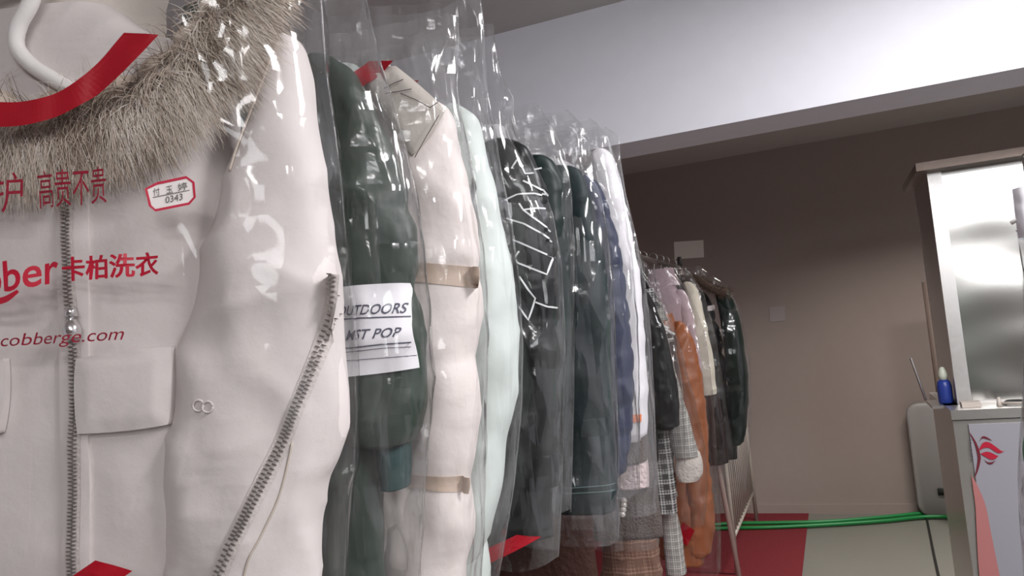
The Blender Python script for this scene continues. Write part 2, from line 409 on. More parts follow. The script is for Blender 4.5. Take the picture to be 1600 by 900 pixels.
def make_coat(name, fr, label, cat, mat, sleeve, hem_y, depth=0.05, sdepth=0.05, puffs=(), body_puffs=(), collar_m=None, seed=0, collar_h=0.06,
              body_w=None, wr=0.006, sl_off=0.0, cuff=None, group=None, sleeve_m=None, puff_amp=0.22, neck=None, hem_w=None, puff_w=0.02, flare=0.0, flat=False, body_px=None):
    """A coat from its visible sleeve's outline; the other sleeve mirrors it."""
    root = thing(name, fr, label, cat, group)
    zs = fr.pix(sleeve[0][1], sleeve[0][2])[1]
    uo = fr.pix(sleeve[min(2, len(sleeve)-1)][1], sleeve[min(2, len(sleeve)-1)][2])[0]
    bw = body_w or uo*0.78
    zh = fr.pix(sleeve[0][1], hem_y)[1]
    zn = neck if neck is not None else zs + 0.055
    rows = [(0.05, depth*0.8, zn + 0.01), (0.075, depth*0.9, zn - 0.012), (bw*0.62, depth*0.85, zs + 0.006), (bw*0.9, depth, zs - 0.05), (bw, depth*1.05, zs - 0.2)]
    zc = zs - 0.2; k = 3
    for i in range(1, k + 1): rows.append((bw + flare*i/k + (hem_w or 0)*i/k, depth*1.05, zc + (zh - zc)*i/k))
    if body_px:
        B = [fr.pix(*q) for q in body_px]
        zn = min(zn, B[0][1] + 0.08)
        rows = [(0.045, depth*0.8, zn + 0.01), (0.065, depth*0.9, zn - 0.012), (B[0][0]*0.7, depth*0.85, max(zs - 0.01, B[0][1] + 0.05))] + [(u, depth, z) for u, z in B]
    bm_ = loft_rows(rows, wr=wr, seed=seed, puffz=[fr.pix(*p)[1] for p in body_puffs], K=90, puff_amp=0.16)
    body = bm_.build('body', mat, root)
    sm, S = loft_sleeve(fr, sleeve, sdepth, sl_off, puffs, puff_amp, puff_w, wr, seed, taper_end=not flat)
    s1 = sm.build('sleeve', sleeve_m or mat, root)
    sl, _ = loft_sleeve(fr, sleeve, sdepth, sl_off, puffs, puff_amp, puff_w, wr, seed + 4, mirror=True, taper_end=not flat)
    s2 = sl.build('sleeve', sleeve_m or mat, root)
    cm = loft_rows([(0.062, depth*0.75, zn + collar_h), (0.068, depth*0.8, zn + collar_h*0.5), (0.082, depth*0.95, zn - 0.012), (0.088, depth*0.95, zn - 0.03)], N=28, wr=0.004, seed=seed + 2, K=16, open_top=True)
    cm.build('collar', collar_m or mat, root)
    if cuff:
        crow, cmat = cuff
        for mir in (False, True):
            c, _ = loft_sleeve(fr, crow, sdepth*0.8, sl_off, (), 0, 0.02, 0.002, seed, K=24, mirror=mir)
            c.build('cuff', cmat, root)
    return root, bm_, sm
def sticker_quad(fr, quad, surf): return [surf(*p) for p in quad]

# =========================================================== the front coat (white parka) and its bag
def frame_at(px, py, Y=None, camdepth=None, yaw=0, zr=2.0):
    p = at(px, py, Y) if Y is not None else CAM + ray(px, py)*camdepth
    return Frame(p.x, p.y, zr, yaw)
H = frame_at(98, 250, camdepth=0.95, yaw=21)
parka_m = fabric('off white parka twill', (216, 208, 206), 0.75, 0.10, 26, weave=0.06)
parka_dark = fabric('beige parka facing', (196, 184, 172), 0.8, 0.1, 26)
zip_m = plain('zip teeth metal', (142, 136, 133), 0.35, 0.7)
tape_m = fabric('zip tape', (206, 197, 193), 0.85, 0.2, 200)
parka = thing('winter_parka', H, 'off-white hooded parka with fur trim and a diagonal sleeve zip, nearest the camera', 'coat', 'bagged garments on the near rack')
def hp(x, y, n=0.0): return H.pix(x, y, n)
zsh = hp(440, 85)[1]
bw = hp(400, 400)[0]
brow = [(0.09, 0.05, zsh + 0.07), (0.14, 0.055, zsh + 0.03), (0.21, 0.06, zsh - 0.01), (bw*0.93, 0.07, zsh - 0.1)] + [(bw, 0.075, zsh - 0.25 - 0.2*k) for k in range(5)]
hb = loft_rows(brow, N=72, wr=0.0045, seed=3, K=150, pw=0.6); hb.build('body', parka_m, parka)
hs_rows = [(425, 475, 62), (408, 487, 120), (390, 494, 180), (372, 502, 240), (346, 513, 330), (320, 525, 420), (296, 536, 510), (272, 543, 600), (256, 544, 670), (249, 532, 725), (252, 514, 765), (257, 506, 810), (262, 503, 860), (268, 501, 920), (274, 499, 1000)]
hs, _ = loft_sleeve(H, hs_rows, 0.062, -0.03, (), 0, 0.02, 0.0065, 11, N=44, K=170)
right_sleeve = hs.build('sleeve', parka_m, parka)
hs2, _ = loft_sleeve(H, hs_rows, 0.062, -0.03, (), 0, 0.02, 0.009, 15, N=32, K=100, mirror=True)
hs2.build('sleeve', parka_m, parka)
hit = hitter(hb, hs); hit_b = hitter(hb)
# pocket flaps
for cs in ([(128, 558), (275, 538), (275, 664), (133, 678)], [(-125, 566), (28, 556), (22, 676), (-120, 690)]):
    pf, _ = patch(H, cs, hit_b, 0.001, 0.010, 24, 20, 0.05, 0.004, -0.07); pf.build('pocket_flap', parka_m, parka)
    # stitched edge line
# placket and zip down the front
pl, _ = patch(H, [(93, 250), (142, 250), (150, 1000), (112, 1000)], hit_b, 0.0, 0.004, 8, 60, 0.0, 0.001, -0.07); pl.build('placket', parka_m, parka)
hit_p = hitter(hb, pl)
def zipper(curve, half_w, step, hitf, parent, n_plane, tooth=(0.0024, 0.0011), name='zipper', swap=False):
    """tape and interlocking metal teeth along pixel points"""
    pts = [H.pix(x, y, n_plane) for x, y in curve]
    P = [];
    for a, b in zip(pts, pts[1:]):
        L = math.dist(a, b); k = max(1, int(L/step))
        for i in range(k): P.append((a[0] + (b[0]-a[0])*i/k, a[1] + (b[1]-a[1])*i/k))
    tp = MB(); tv = []
    for k, p in enumerate(P):
        q0, q1 = P[max(0, k-1)], P[min(len(P)-1, k+1)]; dx, dz = q1[0]-q0[0], q1[1]-q0[1]; l = math.hypot(dx, dz) or 1
        nx, nz = -dz/l, dx/l
        tv.append((p, (nx, nz), (dx/l, dz/l)))
    rows_ = []
    for p, nn, _d in tv[::5] + [tv[-1]]:
        rows_.append([(p[0] + nn[0]*half_w*s, hitf(p[0] + nn[0]*half_w*s, p[1] + nn[1]*half_w*s, -0.08) - 0.0012, p[1] + nn[1]*half_w*s) for s in (-1, -0.5, 0, 0.5, 1)])
    tp.grid(rows_); tape = tp.build(name, tape_m, parent)
    te = MB()
    for k, (p, nn, dd) in enumerate(tv):
        sd = 1 if k % 2 else -1
        c = (p[0] + nn[0]*half_w*0.30*sd, p[1] + nn[1]*half_w*0.30*sd); y = hitf(c[0], c[1], -0.08) - 0.0032
        a, b = half_w*0.30, step*0.30
        vs = []
        for yy in (y + 0.001, y - 0.0016):
            for su, sv in ((-1,-1),(1,-1),(1,1),(-1,1)):
                vs.append((c[0] + nn[0]*a*su + dd[0]*b*sv, yy, c[1] + nn[1]*a*su + dd[1]*b*sv))
        te.add(vs, [(0,1,2,3),(7,6,5,4),(0,4,5,1),(1,5,6,2),(2,6,7,3),(3,7,4,0)])
    te.build('zip_teeth', zip_m, tape, False)
    return tape
zipper(cr([(104, 285), (108, 350), (112, 430), (116, 500), (121, 560), (124, 640), (120, 760), (122, 990)], 40), 0.0075, 0.0020, hit_p, parka, -0.075)
zipper(cr([(517, 428), (513, 470), (502, 520), (486, 570), (467, 622), (442, 690), (415, 750), (390, 805), (366, 855), (345, 905), (325, 960)], 60), 0.0085, 0.0021, hitter(hs), right_sleeve, -0.085)
# zip pull
zp = MB(); a = H.pix(116, 480, -0.08); c = H.pix(124, 530, -0.08); yy = hit_p(*a, -0.08)
zp.tube([(a[0], yy-0.006, a[1]), (a[0]*0.7 + c[0]*0.3, yy-0.009, a[1]*0.7 + c[1]*0.3)], [0.005, 0.007], 10)
zp.tube([(a[0]*0.7 + c[0]*0.3, yy-0.009, a[1]*0.7 + c[1]*0.3), (a[0]*0.3 + c[0]*0.7, yy-0.011, a[1]*0.3 + c[1]*0.7), (c[0], yy-0.012, c[1])], [0.004, 0.010, 0.007], 10)
zp.build('zip_pull', plain('bright zip metal', (225, 222, 222), 0.2, 0.9), parka)
# snap buttons
for x, y in ((333, 634), (318, 632)):
    s_ = MB(); u, z = H.pix(x, y, -0.08); n0 = hit(u, z, -0.08)
    s_.tube([(u + 0.006*math.cos(t), n0 - 0.002, z + 0.006*math.sin(t)) for t in [k*math.pi/8 for k in range(17)]], 0.0012, 6); s_.build('snap_button', parka_m, parka)
# armhole seam and sleeve gusset seams
sm_ = MB()
sm_.tube([(u, hitter(hs)(u + 0.004, z, -0.05) - 0.0, z) for u, z in [H.pix(x, y, -0.05) for x, y in cr([(436, 85), (418, 140), (400, 190), (384, 235), (374, 275)], 24)]], 0.0016, 6)
sm_.build('armhole_seam', parka_dark, parka)
sm2 = MB(); sm2.tube([(u, hitter(hs)(u, z, -0.09) - 0.0005, z) for u, z in [H.pix(x, y, -0.08) for x, y in cr([(458, 690), (440, 770), (415, 830), (392, 880), (380, 960)], 24)]], 0.0013, 6)
sm2.build('gusset_seam', parka_dark, right_sleeve)
# hood: lining bowl, rim, fur
hood_m = fabric('pale hood lining', (214, 204, 196), 0.8, 0.1, 20)
hd = MB(); P = []
for j in range(15):
    t = j/14
    row = []
    for i in range(41):
        a = 2*math.pi*i/40
        u0, z0 = H.pix(60, 55, 0.0); rr = 0.17*math.sin(t*math.pi/2) + 0.004
        row.append((u0 + rr*math.cos(a)*1.0 + fold((rr*math.cos(a), 0, rr*math.sin(a)), 0.012, 9, 9, 2), -0.028 + 0.0*t + 0.022*noise.noise(Vector((rr*math.cos(a)*11 + rr*math.sin(a)*5, 2, rr*math.sin(a)*7))), z0 + rr*math.sin(a)*0.85))
    P.append(row)
hd.grid(P); hd.build('hood', hood_m, parka)
rim = MB()
rp = [H.pix(x, y, -0.075) for x, y in cr([(60, -60), (46, 0), (26, 40), (24, 72), (46, 100), (80, 122), (112, 140)], 40)]
rim.tube([(u, -0.072, z) for u, z in rp], [0.009]*40, 12); rim.build('hood_facing', fabric('white hood facing', (238, 234, 232), 0.7, 0.1, 30), parka)
# fur: roll of strands along the hood edge (one part, too many hairs to count)
fur = MB()
curve = cr([(-120, 120), (-40, 165), (40, 185), (110, 178), (180, 160), (240, 140), (290, 100), (330, 55), (360, 0), (380, -70), (390, -140)], 200)
base = [];
for k, (x, y) in enumerate(curve):
    u, z = H.pix(x, y, -0.05); base.append(Vector((u, -0.045, z)))
fur.tube(base[::4], [0.030 + 0.004*math.sin(k) for k in range(50)], 12, 0)
rnd = random.Random(4)
for q in range(15000):
    k = rnd.randrange(2, 197); p = base[k]; d = (base[k+1] - base[k-1]).normalized()
    side = Vector((-d.z, 0, d.x))            # perpendicular in the coat plane
    if side.z > 0 and k < 120: side = -side
    if k >= 120 and side.x < 0: side = -side
    a = rnd.gauss(0.35, 0.8); a = max(-2.6, min(1.9, a))
    clump = noise.noise(Vector((k*0.09, 0, a*1.3)))
    dirn = (side*math.cos(a - 0.5) + Vector((0, -1, 0))*math.sin(max(0.1, 1.0 - 0.45*abs(a - 0.5))) + d*(rnd.gauss(0, 0.25) + 0.6*clump)).normalized()
    L = (0.045 + 0.055*rnd.random())*(1.0 + 0.25*clump)
    if math.cos(a - 0.5) < 0: L *= 0.7
    root = p + side*0.020*math.cos(a) + Vector((0, -0.022*abs(math.sin(a)) - 0.004, 0)) + d*rnd.uniform(-0.004, 0.004)
    grav = Vector((0, 0.25, -0.55)); wv = Vector((rnd.gauss(0, .12), rnd.gauss(0, .08), rnd.gauss(0, .12)))
    pts = []
    for s in range(5):
        t = s/4; pts.append(root + dirn*L*t + (grav + wv)*L*0.45*t*t + side*0.004*math.sin(t*4 + k))
    for pt in pts:
        if pt.y < -0.098: pt.y = -0.098 + rnd.uniform(0, 0.01)
    w0 = 0.00042 + 0.0003*rnd.random()
    wd_ = dirn.cross(Vector((0, 1, 0)));  wd_ = wd_.normalized() if wd_.length > 0.05 else side
    vs = []
    for s, pt in enumerate(pts):
        ww = w0*(1 - 0.8*s/4); vs += [pt - wd_*ww, pt + wd_*ww]
    tone = noise.noise(Vector((k*0.05, a*0.9, 3.0))) + rnd.gauss(0, 0.22)
    mi = 1 if tone > 0.16 else (2 if tone < -0.22 else 0)
    fur.add(vs, [(2*s, 2*s+1, 2*s+3, 2*s+2) for s in range(4)], mi)
fo = fur.build('fur_trim', [fabric('taupe fur', (212, 196, 180), 0.8, 0.2, 90), fabric('pale fur tips', (238, 228, 218), 0.75, 0.2, 90), fabric('dark fur', (128, 110, 96), 0.8, 0.2, 90)], parka)
tag(fo, 'long grey-beige fur edging of the hood', kind='stuff')
H_h = Frame(H.o.x + H.n.x*0.03, H.o.y + H.n.y*0.03, 2.0, 21)
hanger(H_h, 'white hanger inside the hood of the fur-trimmed parka', zsh, 0.2)

# its bag
bag1_rows = [(470, -120), (490, -60), (502, 0), (505, 50), (510, 110), (519, 170), (532, 270), (543, 400), (554, 520), (558, 640), (552, 740), (542, 820), (536, 960), (534, 1040)]
bag1, n1 = make_bag(H, bag1_rows, 0.118, 1.0, zsh + 0.22, 'clear plastic garment bag with red lettering over the fur-trimmed parka', film('clear plastic film close by', 0.02, rough=0.07, bump=0.22, scale=11, stretch=0.5, strength=0.8), NX=90, NZ=150, amp=0.007, sx=7, sz=4)
N_PR = -0.121
def s1(off=0.0012):
    def f(px, py):
        u, z = H.pix(px, py, N_PR); return (u, n1(u, z, -1) - off, z)
    return f
def print_part(name, mat, fill, parent=bag1, label=None):
    m = MB(); fill(m); o = m.build(name, mat, parent, False)
    if label: o['label'] = label
    return o
def swoosh(m, surf=None, tf=lambda x, y: (x, y)):
    surf = surf or s1()
    top = cr([(-190, 60), (-120, 118), (-60, 150), (0, 160), (60, 156), (110, 135), (150, 102), (195, 52)], 60)
    bot = cr([(-230, 100), (-140, 165), (-70, 193), (0, 199), (60, 193), (125, 166), (190, 118), (250, 56)], 60)
    k = 5; vs = []
    for a, c in zip(top, bot):
        for i in range(k + 1): vs.append(surf(*tf(a[0] + (c[0]-a[0])*i/k, a[1] + (c[1]-a[1])*i/k)))
    m.add(vs, [(j*(k+1)+i, j*(k+1)+i+1, (j+1)*(k+1)+i+1, (j+1)*(k+1)+i) for j in range(59) for i in range(k)])
def low_mark(m, surf=None, tf=lambda x, y: (x, y)):
    surf = surf or s1()
    c = [(152, 874), (207, 892), (40, 1010), (-10, 985)]
    P = [[surf(*tf(*[(c[0][q]*(1-s) + c[1][q]*s)*(1-t) + (c[3][q]*(1-s) + c[2][q]*s)*t for q in (0, 1)])) for s in [i/5 for i in range(6)]] for t in [j/8 for j in range(9)]]
    m.grid(P)
print_part('printed_smile', red_print, swoosh, label='thick red curved stripe printed on the film')
print_part('printed_corner_mark', red_print, low_mark, label='red block printed near the bottom of the film')
print_part('printed_slogan', maroon_print, lambda m: (text_on(m, '洗护', [(-62, 338), (36, 331), (36, 268), (-62, 275)], s1()), text_on(m, '高贵不贵', [(60, 326), (170, 318), (168, 260), (58, 268)], s1())))
def logo_text(m):
    text_on(m, 'cobber', [(-84, 476), (91, 441), (90, 392), (-86, 428)], s1(), offset=0.014)
    for dx, dy in ((-0.6, 0), (0.7, 0), (0, 0.6)):
        text_on(m, '卡柏洗衣', [(97 + dx, 440 + dy), (249 + dx, 430 + dy), (249 + dx, 393 + dy), (97 + dx, 402 + dy)], s1(0.0012 + 0.0001*dx), offset=0.014)
    ribbon(m, cr([(-80, 440), (-50, 464), (-20, 472), (10, 468), (32, 455)], 24), [1 + 4*min(1, k/8, (26-k)/8) for k in range(24)], s1())
print_part('printed_shop_name', plain('crimson printed ink', (184, 22, 50), 0.4), logo_text)
print_part('printed_web_address', maroon_print, lambda m: text_on(m, 'www.cobberge.com', [(-80, 552), (196, 537), (196, 511), (-80, 528)], s1(), shear=0.25))
# sticker with the ticket number
def sticker(m):
    f = s1(0.002)
    oc = [(246, 287), (291, 277), (302, 285), (304, 308), (295, 318), (244, 329), (236, 322), (230, 296)]
    m.add([f(*p) for p in oc], [tuple(range(7, -1, -1))], 0)
    ribbon(m, oc, 2.0, s1(0.0024), 1, True)
    ribbon(m, [(240, 309), (268, 303), (296, 297)], 0.5, s1(0.0024), 2)
    q = s1(0.0026)
    text_on(m, '付', [(241, 307), (251, 305), (250, 293), (240, 295)], q, 2); text_on(m, '玉', [(261, 303), (271, 301), (270, 290), (260, 292)], q, 2); text_on(m, '婷', [(279, 299), (293, 296), (292, 284), (278, 287)], q, 2)
    text_on(m, '0343', [(260, 318), (286, 312), (285, 302), (259, 308)], q, 2, shear=0.1)
print_part('ticket_sticker', [plain('sticker paper', (240, 232, 230), 0.5), plain('sticker red border', (196, 40, 70), 0.5), plain('pencil grey', (88, 84, 84), 0.6)], sticker, label='small white sticker with a red border and handwriting')

# =========================================================== near rack, one after another
RX = H.o.x
NEAR = 'bagged garments on the near rack'
def nearframe(Y, yaw=4, zr=2.0, x=None): return Frame(RX if x is None else x, Y, zr, yaw)
dk_green = fabric('dark green nylon', (58, 68, 61), 0.42, 0.35, 14)
rib_teal = fabric('dark teal rib knit', (44, 66, 66), 0.85, 0.4, 60, stretch=0.05)
F2 = nearframe(0.96, 12)
c2, b2, sl2 = make_coat('puffer_jacket', F2, 'dark green puffer jacket with a white lettered patch on the sleeve', 'coat', dk_green,
    [(470, 522, 92), (460, 560, 135), (450, 596, 200), (448, 626, 270), (448, 645, 345), (452, 652, 420), (465, 659, 500), (482, 665, 585), (505, 665, 630), (545, 652, 672), (572, 640, 694)], 1010,
    sdepth=0.052, puffs=[(600, 330), (620, 455)], puff_amp=0.16, seed=21, group=NEAR, wr=0.011,
    cuff=([(585, 640, 688), (594, 638, 705), (598, 637, 735), (600, 636, 762)], rib_teal))
h2 = hitter(sl2, b2)
patch_m = plain('white patch cloth', (236, 234, 238), 0.7); navy_ink = plain('navy ink', (62, 62, 84), 0.6)
pt, _ = patch(F2, [(500, 452), (630, 438), (648, 578), (510, 592)], h2, 0.003, 0.003, 16, 16, 0.03, 0, -0.05)
po = pt.build('sleeve_patch', patch_m, c2); po['label'] = 'white patch with OUTDOORS lettering'
hp2 = hitter(pt)
def s2(px, py):
    u, z = F2.pix(px, py, -0.05); return (u, hp2(u, z, -0.05) - 0.0012, z)
m = MB()
text_on(m, 'OUTDOORS', [(529, 494), (632, 489), (632, 472), (529, 479)], s2, shear=0.25, offset=0.012)
text_on(m, 'MST POP', [(546, 532), (628, 526), (628, 511), (546, 516)], s2, shear=0.25, offset=0.012)
for a in ([(505, 501), (570, 497), (637, 494)], [(505, 546), (560, 543), (600, 538), (643, 535)], [(505, 552), (560, 549), (600, 544), (643, 542)], [(505, 566), (560, 562), (644, 556)]):
    ribbon(m, dense(a, 8), 1.0 if a[0][1] in (501, 546) else 0.5, s2)
m.build('patch_lettering', navy_ink, po, False)

cream = fabric('cream puffer cloth', (232, 222, 218), 0.5, 0.25, 16)
F3 = nearframe(1.10, 10)
c3, b3, sl3 = make_coat('puffer_coat', F3, 'cream puffer coat with a stand collar and wide quilted sleeve bands', 'coat', cream,
    [(600, 672, 150), (585, 706, 190), (575, 722, 250), (575, 734, 310), (578, 750, 385), (585, 753, 440), (598, 749, 505), (604, 741, 560), (602, 748, 620), (604, 745, 690), (606, 738, 745), (602, 736, 815), (600, 730, 880), (600, 720, 960)], 1020,
    sdepth=0.056, puffs=[(700, 428), (700, 566), (690, 752), (690, 880)], puff_amp=0.10, seed=31, group=NEAR, collar_h=0.02, wr=0.008)
band_m = fabric('tan band cloth', (202, 180, 164), 0.6, 0.2, 20)
for y0, y1, xl_, xr_ in ((408, 448, 606, 748), (740, 772, 618, 733)):  # tan strips laid across the sleeve at two puff grooves
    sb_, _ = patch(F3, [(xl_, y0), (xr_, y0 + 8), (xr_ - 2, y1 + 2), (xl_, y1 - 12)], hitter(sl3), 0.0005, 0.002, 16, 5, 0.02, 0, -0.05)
    sb_.build('tan_band', band_m, c3)
cg = fabric('stone collar cloth', (206, 198, 190), 0.6, 0.2, 20)
h3 = hitter(b3, sl3)
def dome(fr, corners, dn, name, mat, parent, thick=0.012, puff=0.02, rnd=0.06):
    q, _ = patch(fr, corners, lambda u, z, d=0: dn, 0, thick, 14, 14, rnd, puff, dn); return q.build(name, mat, parent)
dome(F3, [(556, 118), (622, 104), (700, 172), (648, 250)], -0.046, 'lapel', cg, c3, puff=0.012)
dome(F3, [(575, 112), (606, 96), (642, 140), (600, 146)], -0.040, 'collar_flap', cg, c3, puff=0.006)
sb = MB()
for L in ([(600, 138), (616, 130), (630, 124)], [(602, 146), (622, 143), (643, 139)], [(626, 146), (650, 156), (672, 168)], [(672, 168), (678, 164), (684, 160)], [(648, 246), (665, 215), (686, 180)]):
    sb.tube([(u, -0.0755, z) for u, z in [F3.pix(x, y, -0.0755) for x, y in dense(L, 3)]], 0.0008, 6)
sb.build('collar_stitching', plain('dark stitching', (96, 88, 86), 0.8), c3)

mint = fabric('pale mint cloth', (214, 223, 219), 0.55, 0.2, 12)
F4 = nearframe(1.24, 8)
c4, b4, sl4 = make_coat('winter_coat', F4, 'pale mint-white coat hanging between the cream puffer and the black patterned jacket', 'coat', mint,
    [(690, 727, 165), (680, 744, 195), (672, 760, 255), (668, 776, 325), (668, 792, 395), (670, 801, 455), (676, 806, 530), (684, 806, 600), (692, 798, 645), (700, 784, 690), (706, 780, 745), (704, 772, 805), (702, 758, 850), (704, 742, 885)], 940,
    sdepth=0.05, seed=41, group=NEAR, wr=0.010, collar_m=fabric('mint collar cloth', (200, 212, 206), 0.6, 0.2, 14))
h4 = hitter(b4, sl4)
zt = MB(); zt.tube([(u, h4(u, z, -0.05) - 0.004, z) for u, z in [F4.pix(x, y, -0.05) for x, y in dense([(736, 276), (738, 292), (737, 306), (733, 318)], 3)]], [0.002, 0.003, 0.004, 0.005, 0.005, 0.005, 0.005, 0.004, 0.003, 0.002], 8)
zt.build('zip_toggle', plain('black toggle', (40, 42, 42), 0.4), c4)

black = fabric('black glossy nylon', (22, 24, 26), 0.33, 0.4, 14)
F5 = nearframe(1.38, 6)
c5, b5, sl5 = make_coat('bomber_jacket', F5, 'black jacket with white outlined graphic lines on its sleeve', 'coat', black,
    [(745, 800, 222), (740, 826, 248), (738, 844, 285), (738, 857, 335), (742, 865, 395), (748, 869, 465), (755, 872, 550), (760, 873, 640), (764, 870, 710), (768, 868, 770)], 838,
    sdepth=0.05, seed=51, group=NEAR, wr=0.012, body_w=0.31, puffs=[(820, 520), (820, 600), (820, 690)], puff_amp=0.05)
h5 = hitter(b5, sl5)
def s5(px, py):
    u, z = F5.pix(px, py, -0.05); return (u, h5(u, z, -0.045) - 0.0025, z)
m = MB()
for L, cl in (([(797, 262), (806, 246), (816, 268), (846, 262)], 0), ([(785, 315), (808, 304), (832, 300), (856, 304)], 0), ([(790, 341), (820, 350), (845, 364), (862, 378)], 0),
              ([(802, 375), (815, 380), (859, 400), (852, 428), (810, 411), (805, 404), (813, 393)], 0), ([(812, 432), (836, 466), (826, 500), (808, 474)], 0),
              ([(836, 472), (852, 479), (871, 481)], 0), ([(812, 318), (818, 328), (846, 322)], 0), ([(818, 328), (840, 345), (860, 362)], 0), ([(814, 280), (848, 296), (856, 306)], 0)):
    ribbon(m, dense(L, 5), 1.3, s5, 0, bool(cl))
m.build('line_print', plain('white print', (232, 234, 236), 0.5), c5, False)

F6 = nearframe(1.50, 4)
make_coat('quilted_jacket', F6, 'dark teal jacket showing only a shoulder behind the black patterned jacket', 'coat', fabric('dark teal nylon', (26, 38, 37), 0.4, 0.3, 14),
    [(820, 848, 246), (815, 866, 258), (812, 880, 292), (812, 886, 340), (816, 890, 420), (822, 890, 520), (828, 888, 620), (832, 884, 700)], 770, seed=61, group=NEAR, sdepth=0.045)

teal = fabric('dark slate green wool', (34, 45, 47), 0.6, 0.25, 20)
F7 = nearframe(1.63, 4)
c7, b7, sl7 = make_coat('long_coat', F7, 'dark slate-green straight garment with a flat stitched hem band', 'coat', teal,
    [(850, 900, 262), (850, 915, 290), (855, 930, 345), (862, 942, 410), (868, 950, 490), (872, 955, 570), (874, 958, 660), (876, 960, 730), (877, 961, 796)], 797, seed=71, flat=True, group=NEAR, sdepth=0.045, wr=0.009)
h7 = hitter(b7, sl7)
hb7 = MB()
for yy in (762, 771):
    pp = [F7.pix(x, yy - (x-880)*0.02, -0.05) for x in range(878, 960, 6)]
    hb7.tube([(u, h7(u, z, -0.03) - 0.001, z) for u, z in pp], 0.0016, 5)
hb7.build('hem_stitching', fabric('grey green thread', (86, 104, 104), 0.8, 0.1, 50), c7)

navy = fabric('navy puffer nylon', (50, 56, 80), 0.45, 0.25, 16)
F8 = nearframe(1.80, 4)
make_coat('puffer_jacket', F8, 'navy blue puffer jacket with narrow horizontal quilting', 'coat', navy,
    [(900, 924, 276), (896, 940, 300), (900, 954, 345), (905, 970, 400), (910, 979, 455), (915, 985, 520), (920, 989, 590), (925, 988, 650), (928, 985, 700), (932, 976, 746)], 790,
    puffs=[(950, 340), (950, 382), (960, 424), (960, 464), (960, 504), (960, 544), (960, 588), (960, 632), (960, 678), (960, 716)], puff_amp=0.12, puff_w=0.008, seed=81, group=NEAR, sdepth=0.05)

whitec = fabric('white wool cloth', (226, 224, 228), 0.7, 0.2, 18)
F9 = nearframe(1.97, 4)
c9, b9, sl9 = make_coat('long_coat', F9, 'plain white coat hanging just behind the navy puffer', 'coat', whitec,
    [(925, 950, 232), (925, 964, 268), (930, 977, 320), (938, 990, 385), (946, 1000, 450), (952, 1007, 530), (958, 1011, 610), (962, 1011, 690)], 700, seed=91, group=NEAR, sdepth=0.045)
h9 = hitter(sl9, b9)
tg, _ = patch(F9, [(974, 649), (1001, 648), (1001, 660), (974, 661)], h9, 0.002, 0.002, 6, 3, 0.0, 0, -0.05)
o = tg.build('loop_tag', plain('orange tape', (238, 128, 62), 0.6), c9); o['label'] = 'orange tape tag'
dark_tweed = fabric('grey flecked knit', (96, 86, 82), 0.95, 0.6, 160)
F10 = Frame(RX + 0.03, 2.25, 1.98, 4)
fleece = fabric('pinkish white fleece', (226, 206, 206), 0.95, 0.6, 90)
c10, b10, sl10 = make_coat('knit_coat', F10, 'grey knit coat with pinkish-white fleece cuffs and shiny buttons below the white coat', 'coat', dark_tweed,
    [(930, 952, 285), (935, 965, 320), (945, 985, 420), (955, 1000, 520), (962, 1008, 620), (966, 1010, 690), (966, 1010, 722)], 838, seed=101, group=NEAR, sdepth=0.045,
    cuff=([(964, 1010, 712), (962, 1013, 730), (960, 1014, 762)], fleece), body_w=0.25, flare=0.05, sl_off=-0.035)
h10 = hitter(b10, sl10)
for x, y in ((974, 783), (974, 790), (973, 797), (972, 804)):
    s_ = MB(); u, z = F10.pix(x, y, -0.05); n0 = h10(u, z, -0.05)
    s_.rings([[(u + r*math.cos(k*math.pi/6), n0 - d, z + r*math.sin(k*math.pi/6)) for k in range(12)] for r, d in ((0.010, -0.004), (0.010, 0.002), (0.007, 0.006), (0.002, 0.007))])
    s_.build('button', plain('pearl button', (236, 232, 226), 0.15, 0.3), c10)
F11 = Frame(RX + 0.05, 2.52, 1.96, 4)
c11 = thing('plaid_dress', F11, 'brown plaid garment whose skirt shows low under the grey knit coat', 'dress', NEAR)
b11, _ = loft_sleeve(F11, [(930, 962, 330), (935, 975, 420), (940, 990, 520), (945, 1002, 640), (946, 1008, 740), (944, 1016, 800), (942, 1028, 845), (940, 1034, 900), (938, 1038, 1000)], 0.06, 0.0, (), 0, 0.02, 0.012, 111, N=36)
b11.build('skirt', plaid('brown plaid wool', (112, 84, 72), (160, 128, 112), 0.05, 0.1, 0.012, 0.35), c11)
wb, _ = loft_sleeve(F11, [(925, 948, 300), (928, 958, 316), (930, 962, 336)], 0.05, 0.0, (), 0, 0.02, 0.003, 112, N=24, K=14)
wb.build('waistband', dark_tweed, c11)

F12 = Frame(RX, 2.11, 1.98, 3)
make_coat('long_coat', F12, 'long dark brown coat seen only below the hems of the black and slate-green garments', 'coat', fabric('dark brown wool', (66, 44, 38), 0.8, 0.4, 60),
    [(880, 905, 330), (882, 912, 380), (884, 915, 480), (886, 917, 600), (888, 918, 700), (890, 918, 780)], 1080, seed=181, group=NEAR, sdepth=0.035, depth=0.04)
